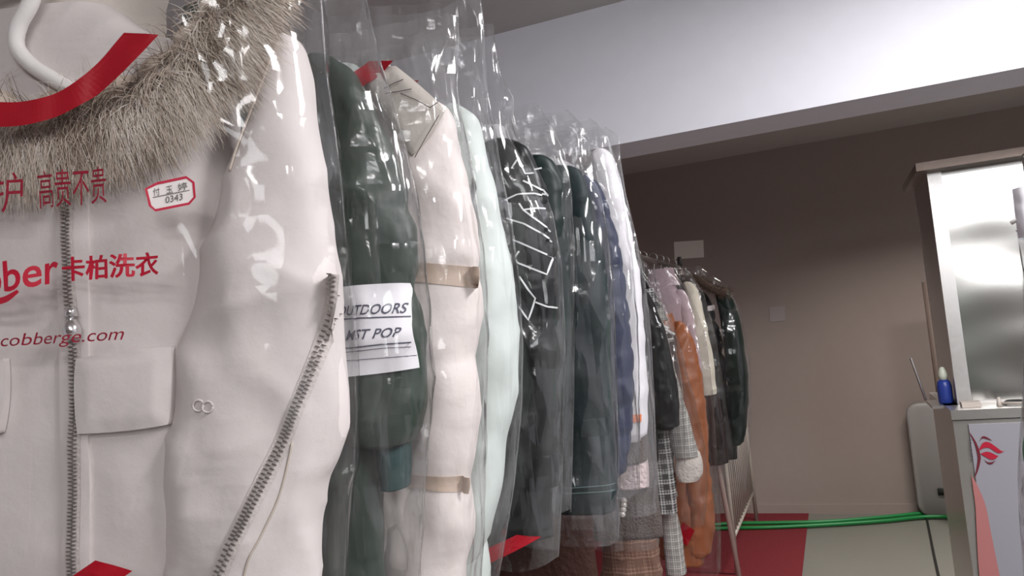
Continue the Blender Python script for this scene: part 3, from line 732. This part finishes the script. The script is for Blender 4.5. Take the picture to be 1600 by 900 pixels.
# hangers and bags of the near rack
near = [(F2, 'dark green puffer jacket', [(430, -120), (556, -60), (573, 0), (582, 45), (594, 95), (612, 150), (632, 220), (650, 300), (662, 380), (671, 480), (678, 590), (670, 680), (662, 780), (655, 900), (650, 1000)], 0.074, 2.3),
        (F3, 'cream puffer coat', [(715, 28), (717, 60), (715, 110), (714, 140), (720, 180), (735, 240), (747, 330), (760, 420), (763, 520), (760, 640), (757, 760), (750, 900), (745, 1000)], 0.086, 3.7),
        (F4, 'pale mint-white coat', [(748, -12), (755, 30), (757, 80), (762, 150), (772, 200), (784, 270), (800, 350), (812, 440), (817, 540), (815, 640), (803, 760), (788, 850), (776, 920), (770, 980)], 0.072, 4.9),
        (F5, 'black patterned jacket', [(770, 38), (775, 80), (781, 115), (803, 155), (802, 185), (816, 228), (842, 275), (864, 335), (878, 415), (883, 520), (882, 640), (878, 760), (874, 850), (872, 870)], 0.072, 6.1),
        (F6, 'dark teal jacket', [(840, 165), (850, 180), (866, 205), (882, 240), (893, 300), (897, 400), (897, 600), (892, 800)], 0.066, 7.3),
        (F7, 'dark slate-green straight garment', [(885, 172), (900, 185), (914, 205), (928, 250), (942, 320), (954, 400), (960, 480), (964, 600), (967, 720), (968, 810), (966, 840)], 0.068, 8.2),
        (F8, 'navy blue puffer jacket', [(920, 185), (935, 195), (952, 220), (967, 270), (978, 340), (990, 420), (997, 520), (1000, 640), (999, 770)], 0.072, 9.4),
        (F9, 'plain white coat', [(945, 198), (966, 212), (970, 255), (977, 300), (994, 370), (1008, 440), (1017, 520), (1022, 620), (1026, 720), (1028, 800)], 0.068, 10.5),
        (F10, 'grey knit coat', [(950, 262), (965, 290), (985, 360), (1003, 450), (1015, 550), (1022, 650), (1028, 750), (1030, 850)], 0.068, 11.3)]
NEARBAG = {}
for fr, nm, rows, D, sd in near:
    zsx = fr.pix(rows[5][0], rows[5][1])[1]
    NEARBAG[nm] = make_bag(fr, rows, D, sd, zsx + (0.16 if fr is F3 or fr is F4 else 0.06), 'clear plastic garment bag over the ' + nm, FILM)
for fr, nm, top in ((F2, 'dark green puffer jacket', (522, 92)), (F3, 'cream puffer coat', (672, 150)), (F4, 'pale mint-white coat', (727, 165)), (F5, 'black patterned jacket', (800, 222)), (F6, 'dark teal jacket', (848, 246)),
                    (F7, 'dark slate-green straight garment', (900, 262)), (F8, 'navy blue puffer jacket', (924, 276)), (F9, 'plain white coat', (950, 232)), (F10, 'grey knit coat', (952, 285)), (F12, 'long dark brown coat', (905, 330)), (F11, 'brown plaid garment', (948, 300))):
    hanger(fr, 'white hanger holding the ' + nm, fr.pix(*top)[1])
def bag_surf(fr, n, pl): 
    def f(px, py):
        u, z = fr.pix(px, py, pl); return (u, n(u, z, -1) - 0.0015, z)
    return f
r3, n3 = NEARBAG['cream puffer coat']; r4, n4 = NEARBAG['pale mint-white coat']; r5, n5 = NEARBAG['black patterned jacket']
print_part('printed_smile', red_print, lambda m: swoosh(m, bag_surf(F3, n3, -0.086), lambda x, y: (608 + (x-250)*0.8, 88 + (y-55)*0.8)), r3, 'red printed stripe by the collar')
print_part('printed_smile', red_print, lambda m: swoosh(m, bag_surf(F4, n4, -0.06), lambda x, y: (652 + (x-250)*0.72, 122 + (y-55)*0.72)), r4, 'red printed stripe by the collar')
print_part('printed_corner_mark', red_print, lambda m: low_mark(m, bag_surf(F5, n5, -0.06), lambda x, y: (845 + (x-207)*0.62, 840 + (y-892)*0.42)), r5, 'red block printed near the bottom of the film')

# rail and stand of the near rack
dark_metal = plain('grey painted steel', (120, 112, 106), 0.4, 0.6)
pinkish = plain('pinkish painted tube', (196, 172, 164), 0.4, 0.2)
fr_ = Frame(RX, 0.2, 0, 0)
rk = thing('clothes_rack', fr_, 'steel clothes rack carrying the nearer row of bagged coats', 'clothes rack')
m = MB(); m.tube([(0, 0, 2.0 - 0.017 + 0.0), (0, 2.72, 2.0 - 0.017)], 0.0125, 14); m.build('rail', steel, rk)
for yy in (0.0, 2.72):
    m = MB(); m.tube([(0, yy, 0.05), (0, yy, 1.985)], 0.0125, 12); m.build('upright', pinkish, rk)
    m = MB(); m.tube([(-0.28, yy, 0.045), (0, yy, 0.06), (0.28, yy, 0.045)], 0.014, 12); m.tube([(-0.28, yy, 0.0), (-0.28, yy, 0.045)], 0.02, 12); m.tube([(0.28, yy, 0.0), (0.28, yy, 0.045)], 0.02, 12); m.build('foot', dark_metal, rk)
m = MB(); m.tube([(0, 0, 0.5), (0, 2.72, 0.5)], 0.01, 10); m.build('lower_rail', dark_metal, rk)

# =========================================================== far rack
FARG = 'bagged garments on the far rack'
R2 = -0.77
def farframe(Y, x=R2): return Frame(x, Y, 1.84, 3)
G1 = farframe(3.30, -0.80)
make_coat('hooded_coat', G1, 'black coat at the near end of the far rack, beside the plaid coat', 'coat', fabric('black soft nylon', (20, 20, 19), 0.4, 0.35, 14),
    [(985, 1004, 448), (985, 1018, 468), (990, 1032, 500), (996, 1045, 540), (1004, 1055, 585), (1012, 1061, 630), (1020, 1062, 670)], 720, seed=121, group=FARG, sdepth=0.06, depth=0.06, body_px=[(1000, 470), (1015, 540), (1024, 620), (1028, 720)])
grey_plaid = plaid('grey and white check wool', (70, 70, 70), (222, 222, 220), 0.045, 0.12, 0.012, 0.45)
light_plaid = plaid('pale grey check wool', (150, 148, 144), (216, 214, 208), 0.03, 0.12, 0.010, 0.4)
cream_fl = fabric('cream fleece', (226, 218, 210), 0.95, 0.5, 70)
G2 = farframe(3.45, -0.79)
c, bb, ss = make_coat('plaid_coat', G2, 'grey and white checked coat with thick cream cuffs', 'coat', grey_plaid,
    [(1010, 1022, 470), (1015, 1034, 500), (1024, 1046, 545), (1032, 1058, 590), (1040, 1072, 640), (1048, 1086, 690), (1056, 1094, 715)], 800, seed=131, group=FARG, sdepth=0.055, sleeve_m=light_plaid,
    cuff=([(1058, 1092, 703), (1056, 1098, 722), (1056, 1098, 740), (1062, 1090, 752)], cream_fl), body_px=[(1012, 500), (1028, 560), (1044, 650), (1054, 740), (1058, 800)])
G2b = farframe(3.58, -0.79)
c, bb, ss = make_coat('tweed_coat', G2b, 'pale tweed coat showing its skirt low beneath the checked coat', 'coat', light_plaid,
    [(1012, 1024, 480), (1015, 1036, 520), (1020, 1044, 580), (1024, 1050, 650), (1028, 1054, 720), (1030, 1056, 780)], 892, seed=135, group=FARG, sdepth=0.03, body_px=[(1012, 520), (1028, 640), (1046, 760), (1062, 820), (1072, 895)])
caramel = fabric('caramel quilted nylon', (170, 100, 60), 0.45, 0.3, 14)
G3 = farframe(3.74, -0.775)
c13, b13, sl13 = make_coat('quilted_coat', G3, 'long caramel brown quilted coat reaching lowest on the far rack', 'coat', caramel,
    [(1050, 1066, 502), (1054, 1080, 525), (1058, 1092, 565), (1062, 1100, 620), (1068, 1106, 690), (1072, 1112, 760), (1076, 1115, 820), (1078, 1112, 868)], 882, seed=141, group=FARG, sdepth=0.06, wr=0.012,
    puffs=[(1085, 570), (1085, 620), (1088, 670), (1090, 720), (1092, 770), (1092, 820)], puff_amp=0.08, puff_w=0.010, body_px=[(1045, 535), (1062, 610), (1078, 700), (1092, 800), (1100, 882)])
G4 = farframe(3.88)
make_coat('blouse', G4, 'pale lavender garment showing as a strip behind the caramel coat', 'garment', fabric('pale lavender cloth', (196, 172, 180), 0.7, 0.3, 24),
    [(1055, 1068, 452), (1060, 1078, 475), (1066, 1087, 520), (1072, 1095, 570), (1076, 1097, 620)], 680, seed=151, group=FARG, sdepth=0.05)
G5 = farframe(4.02)
cdk = fabric('dark brown leather', (46, 34, 32), 0.35, 0.3, 20)
make_coat('two_tone_coat', G5, 'cream coat with a dark brown lower half between the lavender garment and the black coat', 'coat', cdk,
    [(1066, 1080, 440), (1072, 1092, 460), (1080, 1104, 510), (1088, 1113, 555), (1094, 1119, 600), (1096, 1121, 618)], 728, seed=161, group=FARG, sdepth=0.05, sleeve_m=fabric('cream wool', (222, 216, 200), 0.7, 0.2, 20),
    cuff=([(1096, 1121, 612), (1097, 1128, 640), (1098, 1136, 690), (1102, 1139, 726)], cdk), body_px=[(1072, 470), (1084, 560), (1100, 640), (1112, 728)])
G6 = farframe(4.22)
blk_pad = fabric('black padded nylon', (22, 20, 23), 0.35, 0.4, 18)
c16, b16, sl16 = make_coat('puffer_coat', G6, 'black padded coat with dark green sleeves, last on the far rack', 'coat', blk_pad,
    [(1108, 1128, 446), (1118, 1142, 462), (1126, 1155, 500), (1132, 1164, 550), (1137, 1169, 600), (1140, 1168, 650), (1142, 1162, 695)], 716, seed=171, group=FARG, sdepth=0.055, sleeve_m=fabric('dark bottle green nylon', (22, 36, 31), 0.4, 0.3, 16), body_px=[(1108, 466), (1126, 520), (1140, 600), (1150, 660), (1152, 716)], depth=0.06,
    body_puffs=[(1130, 500), (1130, 550), (1130, 600), (1130, 650)])
h16 = hitter(b16)
lb, _ = patch(G6, [(1105, 478), (1116, 476), (1117, 485), (1105, 486)], h16, 0.002, 0.003, 4, 4, 0.06, 0, -0.06)
o = lb.build('label_patch', plain('white label', (226, 216, 216), 0.6), c16); o['label'] = 'small white label on the chest'
fb = MB(); pts = [Vector((u, -0.05, z)) for u, z in [G6.pix(x, y, -0.05) for x, y in cr([(1070, 440), (1088, 436), (1104, 446), (1120, 454), (1136, 458)], 20)]]
fb.tube(pts, [0.022]*20, 8)
for q in range(1200):
    p = random.choice(pts); d = Vector((random.gauss(0, 1), random.gauss(-0.4, 0.7), random.gauss(0.2, 1))).normalized(); s = d.orthogonal().normalized()*0.0012
    e = p + d*0.02; t = p + d*random.uniform(0.035, 0.06); fb.add([e - s, e + s, t], [(0, 1, 2)])
tag(fb.build('hood_fur', fabric('brown fur', (98, 80, 70), 0.85, 0.3, 90), c16), 'brown fur along the hood', kind='stuff')
far = [(G1, 'near-end black coat', [(985, 408), (1002, 420), (1016, 440), (1036, 480), (1054, 530), (1066, 600), (1070, 680), (1070, 730)], 0.075, 12.1),
       (G2, 'grey and white checked coat', [(1005, 405), (1020, 425), (1040, 470), (1062, 540), (1084, 620), (1102, 700), (1106, 760), (1100, 820)], 0.07, 13.4),
       (G3, 'long caramel coat', [(1040, 415), (1058, 430), (1082, 470), (1102, 520), (1112, 600), (1120, 700), (1126, 820), (1126, 895)], 0.075, 14.2),
       (G5, 'two-tone cream and brown coat', [(1062, 415), (1078, 425), (1100, 460), (1117, 520), (1130, 600), (1144, 700), (1148, 745)], 0.066, 15.8),
       (G6, 'last black padded coat', [(1092, 415), (1108, 428), (1136, 446), (1158, 488), (1172, 560), (1174, 640), (1171, 720), (1168, 765)], 0.075, 16.6)]
FARBAG = {}
for fr, nm, rows, D, sd in far:
    FARBAG[nm] = make_bag(fr, rows, D, sd, fr.pix(rows[3][0], rows[3][1])[1], 'clear plastic garment bag over the ' + nm, FILM_FAR, NX=36, NZ=80, amp=0.011, sx=10, sz=5)
rb, nb = FARBAG['long caramel coat']
def redmark(m):
    f = bag_surf(G3, nb, -0.07); c = [(1068, 815), (1086, 828), (1074, 852), (1054, 838)]
    m.grid([[f(*[(c[0][q]*(1-s) + c[1][q]*s)*(1-t) + (c[3][q]*(1-s) + c[2][q]*s)*t for q in (0, 1)]) for s in (0, .33, .66, 1)] for t in (0, .33, .66, 1)])
print_part('printed_corner_mark', red_print, redmark, rb, 'red block printed near the bottom of the film')
for fr, nm, top in ((G1, 'near-end black coat', (1004, 448)), (G2, 'grey and white checked coat', (1022, 470)), (G2b, 'pale tweed coat', (1024, 480)), (G3, 'long caramel coat', (1062, 480)), (G4, 'pale lavender garment', (1072, 452)),
                    (G5, 'two-tone cream and brown coat', (1080, 440)), (G6, 'last black padded coat', (1128, 446))):
    hanger(fr, 'white hanger holding the ' + nm, fr.pix(top[0], top[1] + 42)[1], 0.11)
# far rack stand
fr_ = Frame(R2, 3.15, 0, 0)
rk = thing('clothes_rack', fr_, 'clothes rack with splayed legs carrying the farther row of coats', 'clothes rack')
m = MB(); m.tube([(0, 0, 1.823), (0, 1.3, 1.823)], 0.0125, 14); m.build('rail', dark_metal, rk)
def legpair(y, dy):
    for s in (-1, 1):
        m = MB(); m.tube([(0.0, y, 1.823), (0.30*s, y + dy, 0.0)], 0.0125, 12); m.build('leg', pinkish, rk)
m = MB(); m.tube([(0, 0, 1.823), (0.0, 0, 0.0)], 0.0125, 12); m.build('leg', pinkish, rk)
m = MB(); m.tube([(-0.2, 0, 0.012), (0.2, 0, 0.012)], 0.012, 10); m.build('foot', pinkish, rk)
topp = Vector((0, 1.3, 1.823)); foot = on_floor(1166, 957) - fr_.o; foot.z = 0
m = MB(); m.tube([topp, foot], 0.0125, 12); m.build('leg', pinkish, rk)
m = MB(); m.tube([topp, (-foot.x - 0.02, foot.y, 0)], 0.0125, 12); m.build('leg', pinkish, rk)
m = MB(); m.tube([topp, (0, 1.3, 1.89)], 0.012, 10); m.build('rail_knob', plain('dark cap', (44, 40, 40), 0.5), rk)

# barred metal stand behind the last coat
bar_m = plain('dull steel bars', (176, 168, 158), 0.5, 0.1)
bx = -0.68
fr_ = Frame(bx, 4.72, 0, 0)
bk = thing('drying_stand', fr_, 'grey metal stand of upright bars behind the last black coat', 'metal stand')
m = MB(); m.tube([(0, 0, 0.22), (0, 1.25, 0.22)], 0.012, 8); m.build('bottom_rail', bar_m, bk)
m = MB(); m.tube([(0, 0, 0.95), (0, 1.25, 0.95)], 0.012, 8); m.build('top_rail', bar_m, bk)
for k in range(14):
    m = MB(); y = 0.05 + k*1.15/13; m.tube([(0, y, 0.22), (0, y, 0.95)], 0.006, 8); m.build('bar', bar_m, bk)
for y in (0.0, 1.25):
    m = MB(); m.tube([(0, y, 0.0), (0, y, 0.97)], 0.014, 10); m.build('post', bar_m, bk)

# =========================================================== back wall things
def flat_sheet(name, quad, Y, m, label, cat, th=0.002):
    P = [at(x, y, Y) for x, y in quad]
    b = MB(); b.add([p for p in P] + [p + Vector((0, th, 0)) for p in P], [(3,2,1,0),(4,5,6,7),(0,1,5,4),(1,2,6,5),(2,3,7,6),(3,0,4,7)])
    return tag(b.build(name, m, None, False), label, cat)
flat_sheet('paper_sign', [(1053, 378), (1099, 375), (1100, 402), (1054, 405)], YB - 0.004, plain('white paper', (246, 244, 236), 0.8), 'blank white paper stuck on the back wall above the far rack', 'paper')
flat_sheet('paper_notice', [(1202, 480), (1226, 478), (1227, 501), (1203, 503)], YB - 0.004, plain('grey lilac paper', (168, 160, 160), 0.8), 'faint greyish notice on the middle of the back wall', 'paper')
b = MB(); pts = [at(x, y, YB - 0.03) for x, y in ((1110, 226), (1116, 229), (1119, 236), (1121, 241))]; b.tube(pts, 0.006, 6)
tag(b.build('wall_hook', plain('dark hook', (60, 46, 42), 0.6), None), 'small dark hook high on the back wall under the beam', 'hook')
# white panel leaning on the wall, pipe in front of it
p0 = at(1432, 770, 6.08); p1 = at(1492, 632, 6.08)
fr_ = Frame((p0.x + p1.x)/2, 6.1, 0, 0)
wp = thing('folding_board', fr_, 'white rounded plastic board leaning on the back wall beside the steel cabinet', 'board')
hwid = (p1.x - p0.x)/2; z1 = p1.z + 0.02; z0 = 0.0
def rrect(hw, za, zb, r, n=8):
    out = []
    for cx_, cz, a0 in ((hw-r, zb-r, 0), (-hw+r, zb-r, 90), (-hw+r, za+r, 180), (hw-r, za+r, 270)):
        out += [(cx_ + r*math.cos(math.radians(a0 + 90*k/n)), cz + r*math.sin(math.radians(a0 + 90*k/n))) for k in range(n+1)]
    return out
o1 = rrect(hwid, z0, z1, 0.09); o2 = rrect(hwid - 0.012, z0 + 0.012, z1 - 0.012, 0.08)
b = MB(); b.rings([[(x, 0.045, z) for x, z in o1], [(x, 0.0, z) for x, z in o1], [(x, -0.012, z) for x, z in o2]]); b.build('panel', plain('white plastic board', (160, 157, 154), 0.4), wp)
q0 = at(1465, 764, 6.07); b = MB(); b.box((q0.x - fr_.o.x, -0.025, q0.z - 0.045), (q0.x - fr_.o.x + 0.115, -0.01, q0.z)); b.build('grip', plain('dark grey grip', (52, 56, 54), 0.5), wp)
pp = at(1470, 600, 5.85); ptop = at(1448, 440, 5.85).z; b = MB(); b.tube([(pp.x, 5.85, 0.0), (pp.x, 5.85, ptop)], 0.035, 16); b.tube([(pp.x, 5.85, 0.0), (pp.x, 5.85, 0.03)], 0.06, 16)
tag(b.build('upright_post', plain('brown post paint', (112, 98, 90), 0.6)), 'brown upright post in front of the white board at the back wall', 'post')

# hose and cable on the floor
green = plain('green hose rubber', (28, 132, 66), 0.35)
b = MB(); A = [(1143, 818), (1200, 817), (1290, 815), (1380, 808), (1440, 802), (1475, 800), (1495, 806), (1520, 820)]
Bp = [(1143, 825), (1200, 824), (1290, 820), (1380, 814), (1440, 808), (1480, 808), (1500, 815), (1520, 826)]
path = [on_floor(x, y, 0.02) for x, y in cr([(1080, 823)] + A, 40)] + [on_floor(x, y, 0.02) for x, y in cr([(1080, 828)] + Bp, 40)][::-1]
b.tube(path, 0.0135, 10); tag(b.build('water_hose', green), 'green water hose doubled across the floor by the back wall', 'hose')
b = MB(); b.tube([on_floor(x, y, 0.008) for x, y in cr([(1438, 766), (1444, 790), (1452, 830), (1460, 870), (1470, 915), (1480, 960)], 30)], 0.007, 8)
tag(b.build('power_cable', plain('black rubber', (30, 32, 30), 0.5)), 'thin black cable along the pale floor left of the steel cabinet', 'cable')

# =========================================================== steel cabinet with printed front
CY = 3.62
sheet = fabric('polished stainless sheet', (206, 204, 200), 0.22, 0.02, 3, metal=1.0)
satin = fabric('satin stainless steel', (206, 203, 200), 0.34, 0.03, 30, metal=1.0)
L0 = at(1486, 648, CY); zc = at(1500, 641, CY).z
xl = L0.x; xr = xl + 1.3
fr_ = Frame(xl, CY, 0, 0)
cb = thing('stain_removal_cabinet', fr_, 'stainless steel work cabinet with an upright polished back panel, at the right edge', 'cabinet')
bodyx = at(1493, 690, CY + 0.02).x - xl
b = MB(); b.box((bodyx, 0.02, 0.04), (1.28, 0.72, zc - 0.045)); 
for x in (bodyx + 0.05, 1.2):
    for y in (0.08, 0.66): b.tube([(x, y, 0), (x, y, 0.05)], 0.02, 10)
b.build('base', satin, cb, False)
zl = at(1500, 656, CY).z
b = MB(); b.box((0, 0, zl), (1.3, 0.75, zc)); b.build('countertop', satin, cb, False)
UY = CY + 0.22
ul = at(1449, 272, UY); ubot = at(1494, 637, UY)
ux = (ul.x + ubot.x)/2 - xl; zt_ = at(1500, 264, UY).z
b = MB(); b.box((ux, 0.225, zc), (1.3, 0.27, zt_)); b.box((ux, 0.27, zc), (ux + 0.03, 0.74, zt_)); b.build('back_panel_frame', satin, cb, False)
# polished sheet: gently waved like thin sheet metal
P = []
for j in range(50):
    z = zc + 0.012 + (zt_ - zc - 0.03)*j/49
    P.append([(ux + 0.05 + (1.2 - ux)*i/49, 0.222 - 0.005*noise.noise(Vector((i*0.08, 0, j*0.12))) - 0.001*math.sin(j*0.35 + i*0.05), z) for i in range(50)])
b = MB(); b.grid(P); b.build('polished_panel', sheet, cb)
b = MB(); b.box((ux, 0.195, zc + 0.002), (ux + 0.055, 0.224, zt_)); b.build('edge_strip', plain('pale steel trim', (218, 216, 214), 0.35, 0.7), cb, False)
b = MB(); b.box((ux - 0.05, 0.10, zt_), (1.32, 0.75, zt_ + 0.035)); b.build('hood_lip', plain('steel with painted reflection', (128, 114, 106), 0.35, 0.6), cb, False)  # dark reflection in the steel lip is put into its base colour
# printed front sheet with the logo
PY = CY + 0.016
fq = [at(1513, 664, PY), at(1590, 658, PY)]
pxl = fq[0].x - xl
front = MB(); ztop = at(1540, 662, PY).z
front.box((pxl, 0.010, 0.10), (1.26, 0.022, ztop)); fp = front.build('printed_front', plain('white printed sheet', (160, 158, 166), 0.45), cb, False)
def sc(px, py):
    p = at(px, py, CY + 0.008); return (p.x - xl, 0.008, p.z)
def sc2(px, py):
    p = at(px, py, CY + 0.006); return (p.x - xl, 0.006, p.z)
m = MB()
# soft pink wave of the print
wave = [(1518, 742, 1518), (1520, 760, 1528), (1524, 790, 1540), (1526, 830, 1548), (1528, 870, 1556), (1532, 920, 1566), (1540, 1000, 1580)]
W = cr([(a, y, c) for a, y, c in wave], 24)
Pw = [[sc(a + (c - a)*s, y) for s in (0, .25, .5, .75, 1)] for a, y, c in W]; m.grid(Pw, 2)
ribbon(m, cr([(1515, 676), (1524, 692), (1529, 708), (1530, 718), (1527, 734), (1523, 746)], 24), [0.3 + 2.1*math.sin(math.pi*k/23) for k in range(24)], sc2, 1)
def leaf(top, bot, mi):
    a = cr(top, 24); c = cr(bot, 24); m.add([sc2(*p) for q in zip(a, c) for p in q], [(2*k, 2*k+1, 2*k+3, 2*k+2) for k in range(23)], mi)
leaf([(1530, 702), (1536, 692), (1545, 691), (1556, 698), (1566, 705), (1573, 703)], [(1530, 704), (1538, 700), (1546, 700), (1554, 705), (1562, 708), (1573, 703)], 0)
leaf([(1532, 709), (1540, 706), (1548, 707), (1556, 711), (1560, 712)], [(1532, 709), (1540, 714), (1548, 718), (1555, 717), (1560, 712)], 0)
leaf([(1530, 690), (1535, 682), (1542, 683), (1551, 689)], [(1530, 690), (1535, 685), (1542, 686), (1551, 689)], 1)
leaf([(1537, 717), (1543, 722), (1550, 722), (1556, 719)], [(1537, 717), (1543, 724), (1550, 725), (1556, 719)], 1)
text_on(m, 'HoopePei', [(1513, 687), (1516, 722), (1521, 722), (1518, 687)], sc2, 3)
m.build('printed_logo', [plain('logo crimson', (186, 22, 54), 0.45), plain('logo dark red', (112, 26, 44), 0.45), plain('print pink', (188, 122, 120), 0.5), plain('print grey', (70, 66, 70), 0.5)], fp, False)
# side tray and strut for the bottle
b = MB(); ty0, ty1 = 0.18, 0.42
b.box((ux - 0.10, ty0, zc - 0.012), (ux, ty1, zc)); b.tube([(ux - 0.10, ty1, zc), (ux - 0.14, ty1, zc + 0.2)], 0.006, 6); b.build('side_tray', satin, cb, False)
bt = at(1484, 636, CY + 0.30); fr_b = Frame(xl + ux - 0.034, CY + 0.27, zc, 0)
bo = thing('spray_bottle', fr_b, 'blue bottle with a pale cap on the side tray of the steel cabinet', 'bottle')
def lathe(prof, n=18): return [[(r*math.cos(2*math.pi*i/n), r*math.sin(2*math.pi*i/n), z) for i in range(n)] for r, z in prof]
b = MB(); b.rings(lathe([(0.027, 0.0), (0.030, 0.006), (0.030, 0.075), (0.026, 0.095), (0.016, 0.105)])); b.build('bottle_body', plain('blue plastic', (44, 66, 150), 0.35), bo)
b = MB(); b.rings(lathe([(0.017, 0.104), (0.020, 0.125), (0.016, 0.14), (0.010, 0.155), (0.006, 0.16)])); b.build('cap', plain('pale green cap', (206, 214, 196), 0.4), bo)
# things on the counter
q = at(1517, 637, CY + 0.12); b = MB()
b.box((-0.035, -0.03, 0), (0.035, 0.03, 0.010)); b.box((-0.036, -0.031, 0.010), (0.034, 0.029, 0.020))
o = b.build('small_box', plain('pale card', (206, 196, 186), 0.7), None, False); o.location = (q.x, CY + 0.12, zc); tag(o, 'flat pale box on the counter of the steel cabinet', 'box')
b = MB(); b.tube([(x, y, z) for x, y, z in cr([(0, 0, 0.0), (0.02, 0.02, 0.012), (0.10, 0.0, 0.012), (0.2, -0.03, 0.012), (0.33, -0.03, 0.012)], 24)], 0.008, 8)
o = b.build('spray_gun_hose', plain('black hose', (34, 30, 30), 0.5)); q = at(1570, 636, CY + 0.1); o.location = (q.x, CY + 0.1, zc); tag(o, 'black hose lying on the counter of the steel cabinet', 'hose')
b = MB(); b.tube([(0, 0, 0.010), (0.12, -0.05, 0.010), (0.26, -0.085, 0.010)], 0.006, 8); b.tube([(0, 0, 0.0), (0, 0, 0.035)], [0.012, 0.006], 8)
o = b.build('spray_gun', plain('pale plastic wand', (214, 204, 194), 0.4)); q = at(1565, 641, CY + 0.06); o.location = (q.x, CY + 0.09, zc); tag(o, 'pale plastic spray wand on the counter beside the black hose', 'spray gun')

# =========================================================== bagged garment cut off by the right edge
K = frame_at(1692, 400, Y=2.3, yaw=-2, zr=1.92)
def mir(rows): # right-hand outlines from left-hand pixels
    out = []
    for x, y in rows:
        u, z = K.pix(x, y); out.append((abs(u), z))
    return out
class KF:                                  # mirrored frame so left outlines work
    o, a, u, n = K.o, K.a, K.u, K.n
    def pix(s, x, y, n=0.0):
        u, z = K.pix(x, y, n); return -u, z
KM = KF()
gr = thing('short_jacket', K, 'green and black jacket in a bag cut off by the right edge of the photo', 'coat')
zz = lambda y: K.pix(1600, y)[1]
bmk = loft_rows([(0.05, 0.045, zz(330)), (0.09, 0.05, zz(350)), (0.12, 0.05, zz(420)), (0.14, 0.055, zz(600)), (0.178, 0.055, zz(690)), (0.18, 0.055, zz(742))], N=32, wr=0.008, seed=3)
bmk.build('body', fabric('green jacket cloth', (64, 150, 106), 0.6, 0.2, 20), gr)
lo = loft_rows([(0.178, 0.052, zz(735)), (0.178, 0.055, zz(780)), (0.168, 0.055, zz(850)), (0.15, 0.05, zz(930))], N=32, wr=0.008, seed=5)
lo.build('hem', fabric('black jacket hem', (34, 38, 36), 0.5, 0.2, 20), gr)
kb = thing('garment_bag', K, 'white-topped plastic garment bag cut off by the right edge of the photo', 'garment bag')
R, hw, nK = bag_shape(KM, [(1581, 296), (1585, 330), (1590, 370), (1597, 420), (1600, 500), (1598, 600), (1593, 680), (1590, 740), (1592, 800), (1597, 870), (1600, 930)], 0.07, 21.0, zz(330))
mb = MB(); mw = MB()
zt, zb, zm = R[0][1], R[-1][1], zz(372)
for sgn in (-1, 1):
    for tgt, za, zb2, nz in ((mw, zt, zm, 14), (mb, zm, zb, 60)):
        tgt.grid([[(s*hw(z), nK(s*hw(z), z, sgn), z) for s in [-1 + 2*i/30 for i in range(31)]] for z in [za + (zb2 - za)*j/nz for j in range(nz + 1)]])
mb.build('film', FILM, kb); mw.build('header', fabric('white film header', (232, 230, 236), 0.35, 0.2, 14), kb)
tk, _ = patch(KM, [(1602, 388), (1589, 392), (1590, 411), (1603, 409)], lambda u, z, d=0: nK(u, z), 0.002, 0.002, 5, 5, 0.06, 0, -0.06)
tk.build('ticket', plain('white ticket', (228, 222, 218), 0.6), kb)
hanger(K, 'white hanger in the bag at the right edge of the photo', zz(340), 0.14)
fr_ = Frame(K.o.x, 1.9, 0, 0)
rk = thing('clothes_rack', fr_, 'steel clothes rail at the right, standing before the steel cabinet', 'clothes rack')
m = MB(); m.tube([(0, 0, 1.903), (0, 0.8, 1.903)], 0.0125, 12); m.build('rail', steel, rk)
for y in (0, 0.8):
    m = MB(); m.tube([(0, y, 0.0), (0, y, 1.903)], 0.0125, 12); m.build('upright', dark_metal, rk)
    m = MB(); m.tube([(-0.02, y, 0.012), (0.3, y, 0.012)], 0.012, 10); m.build('foot', dark_metal, rk)
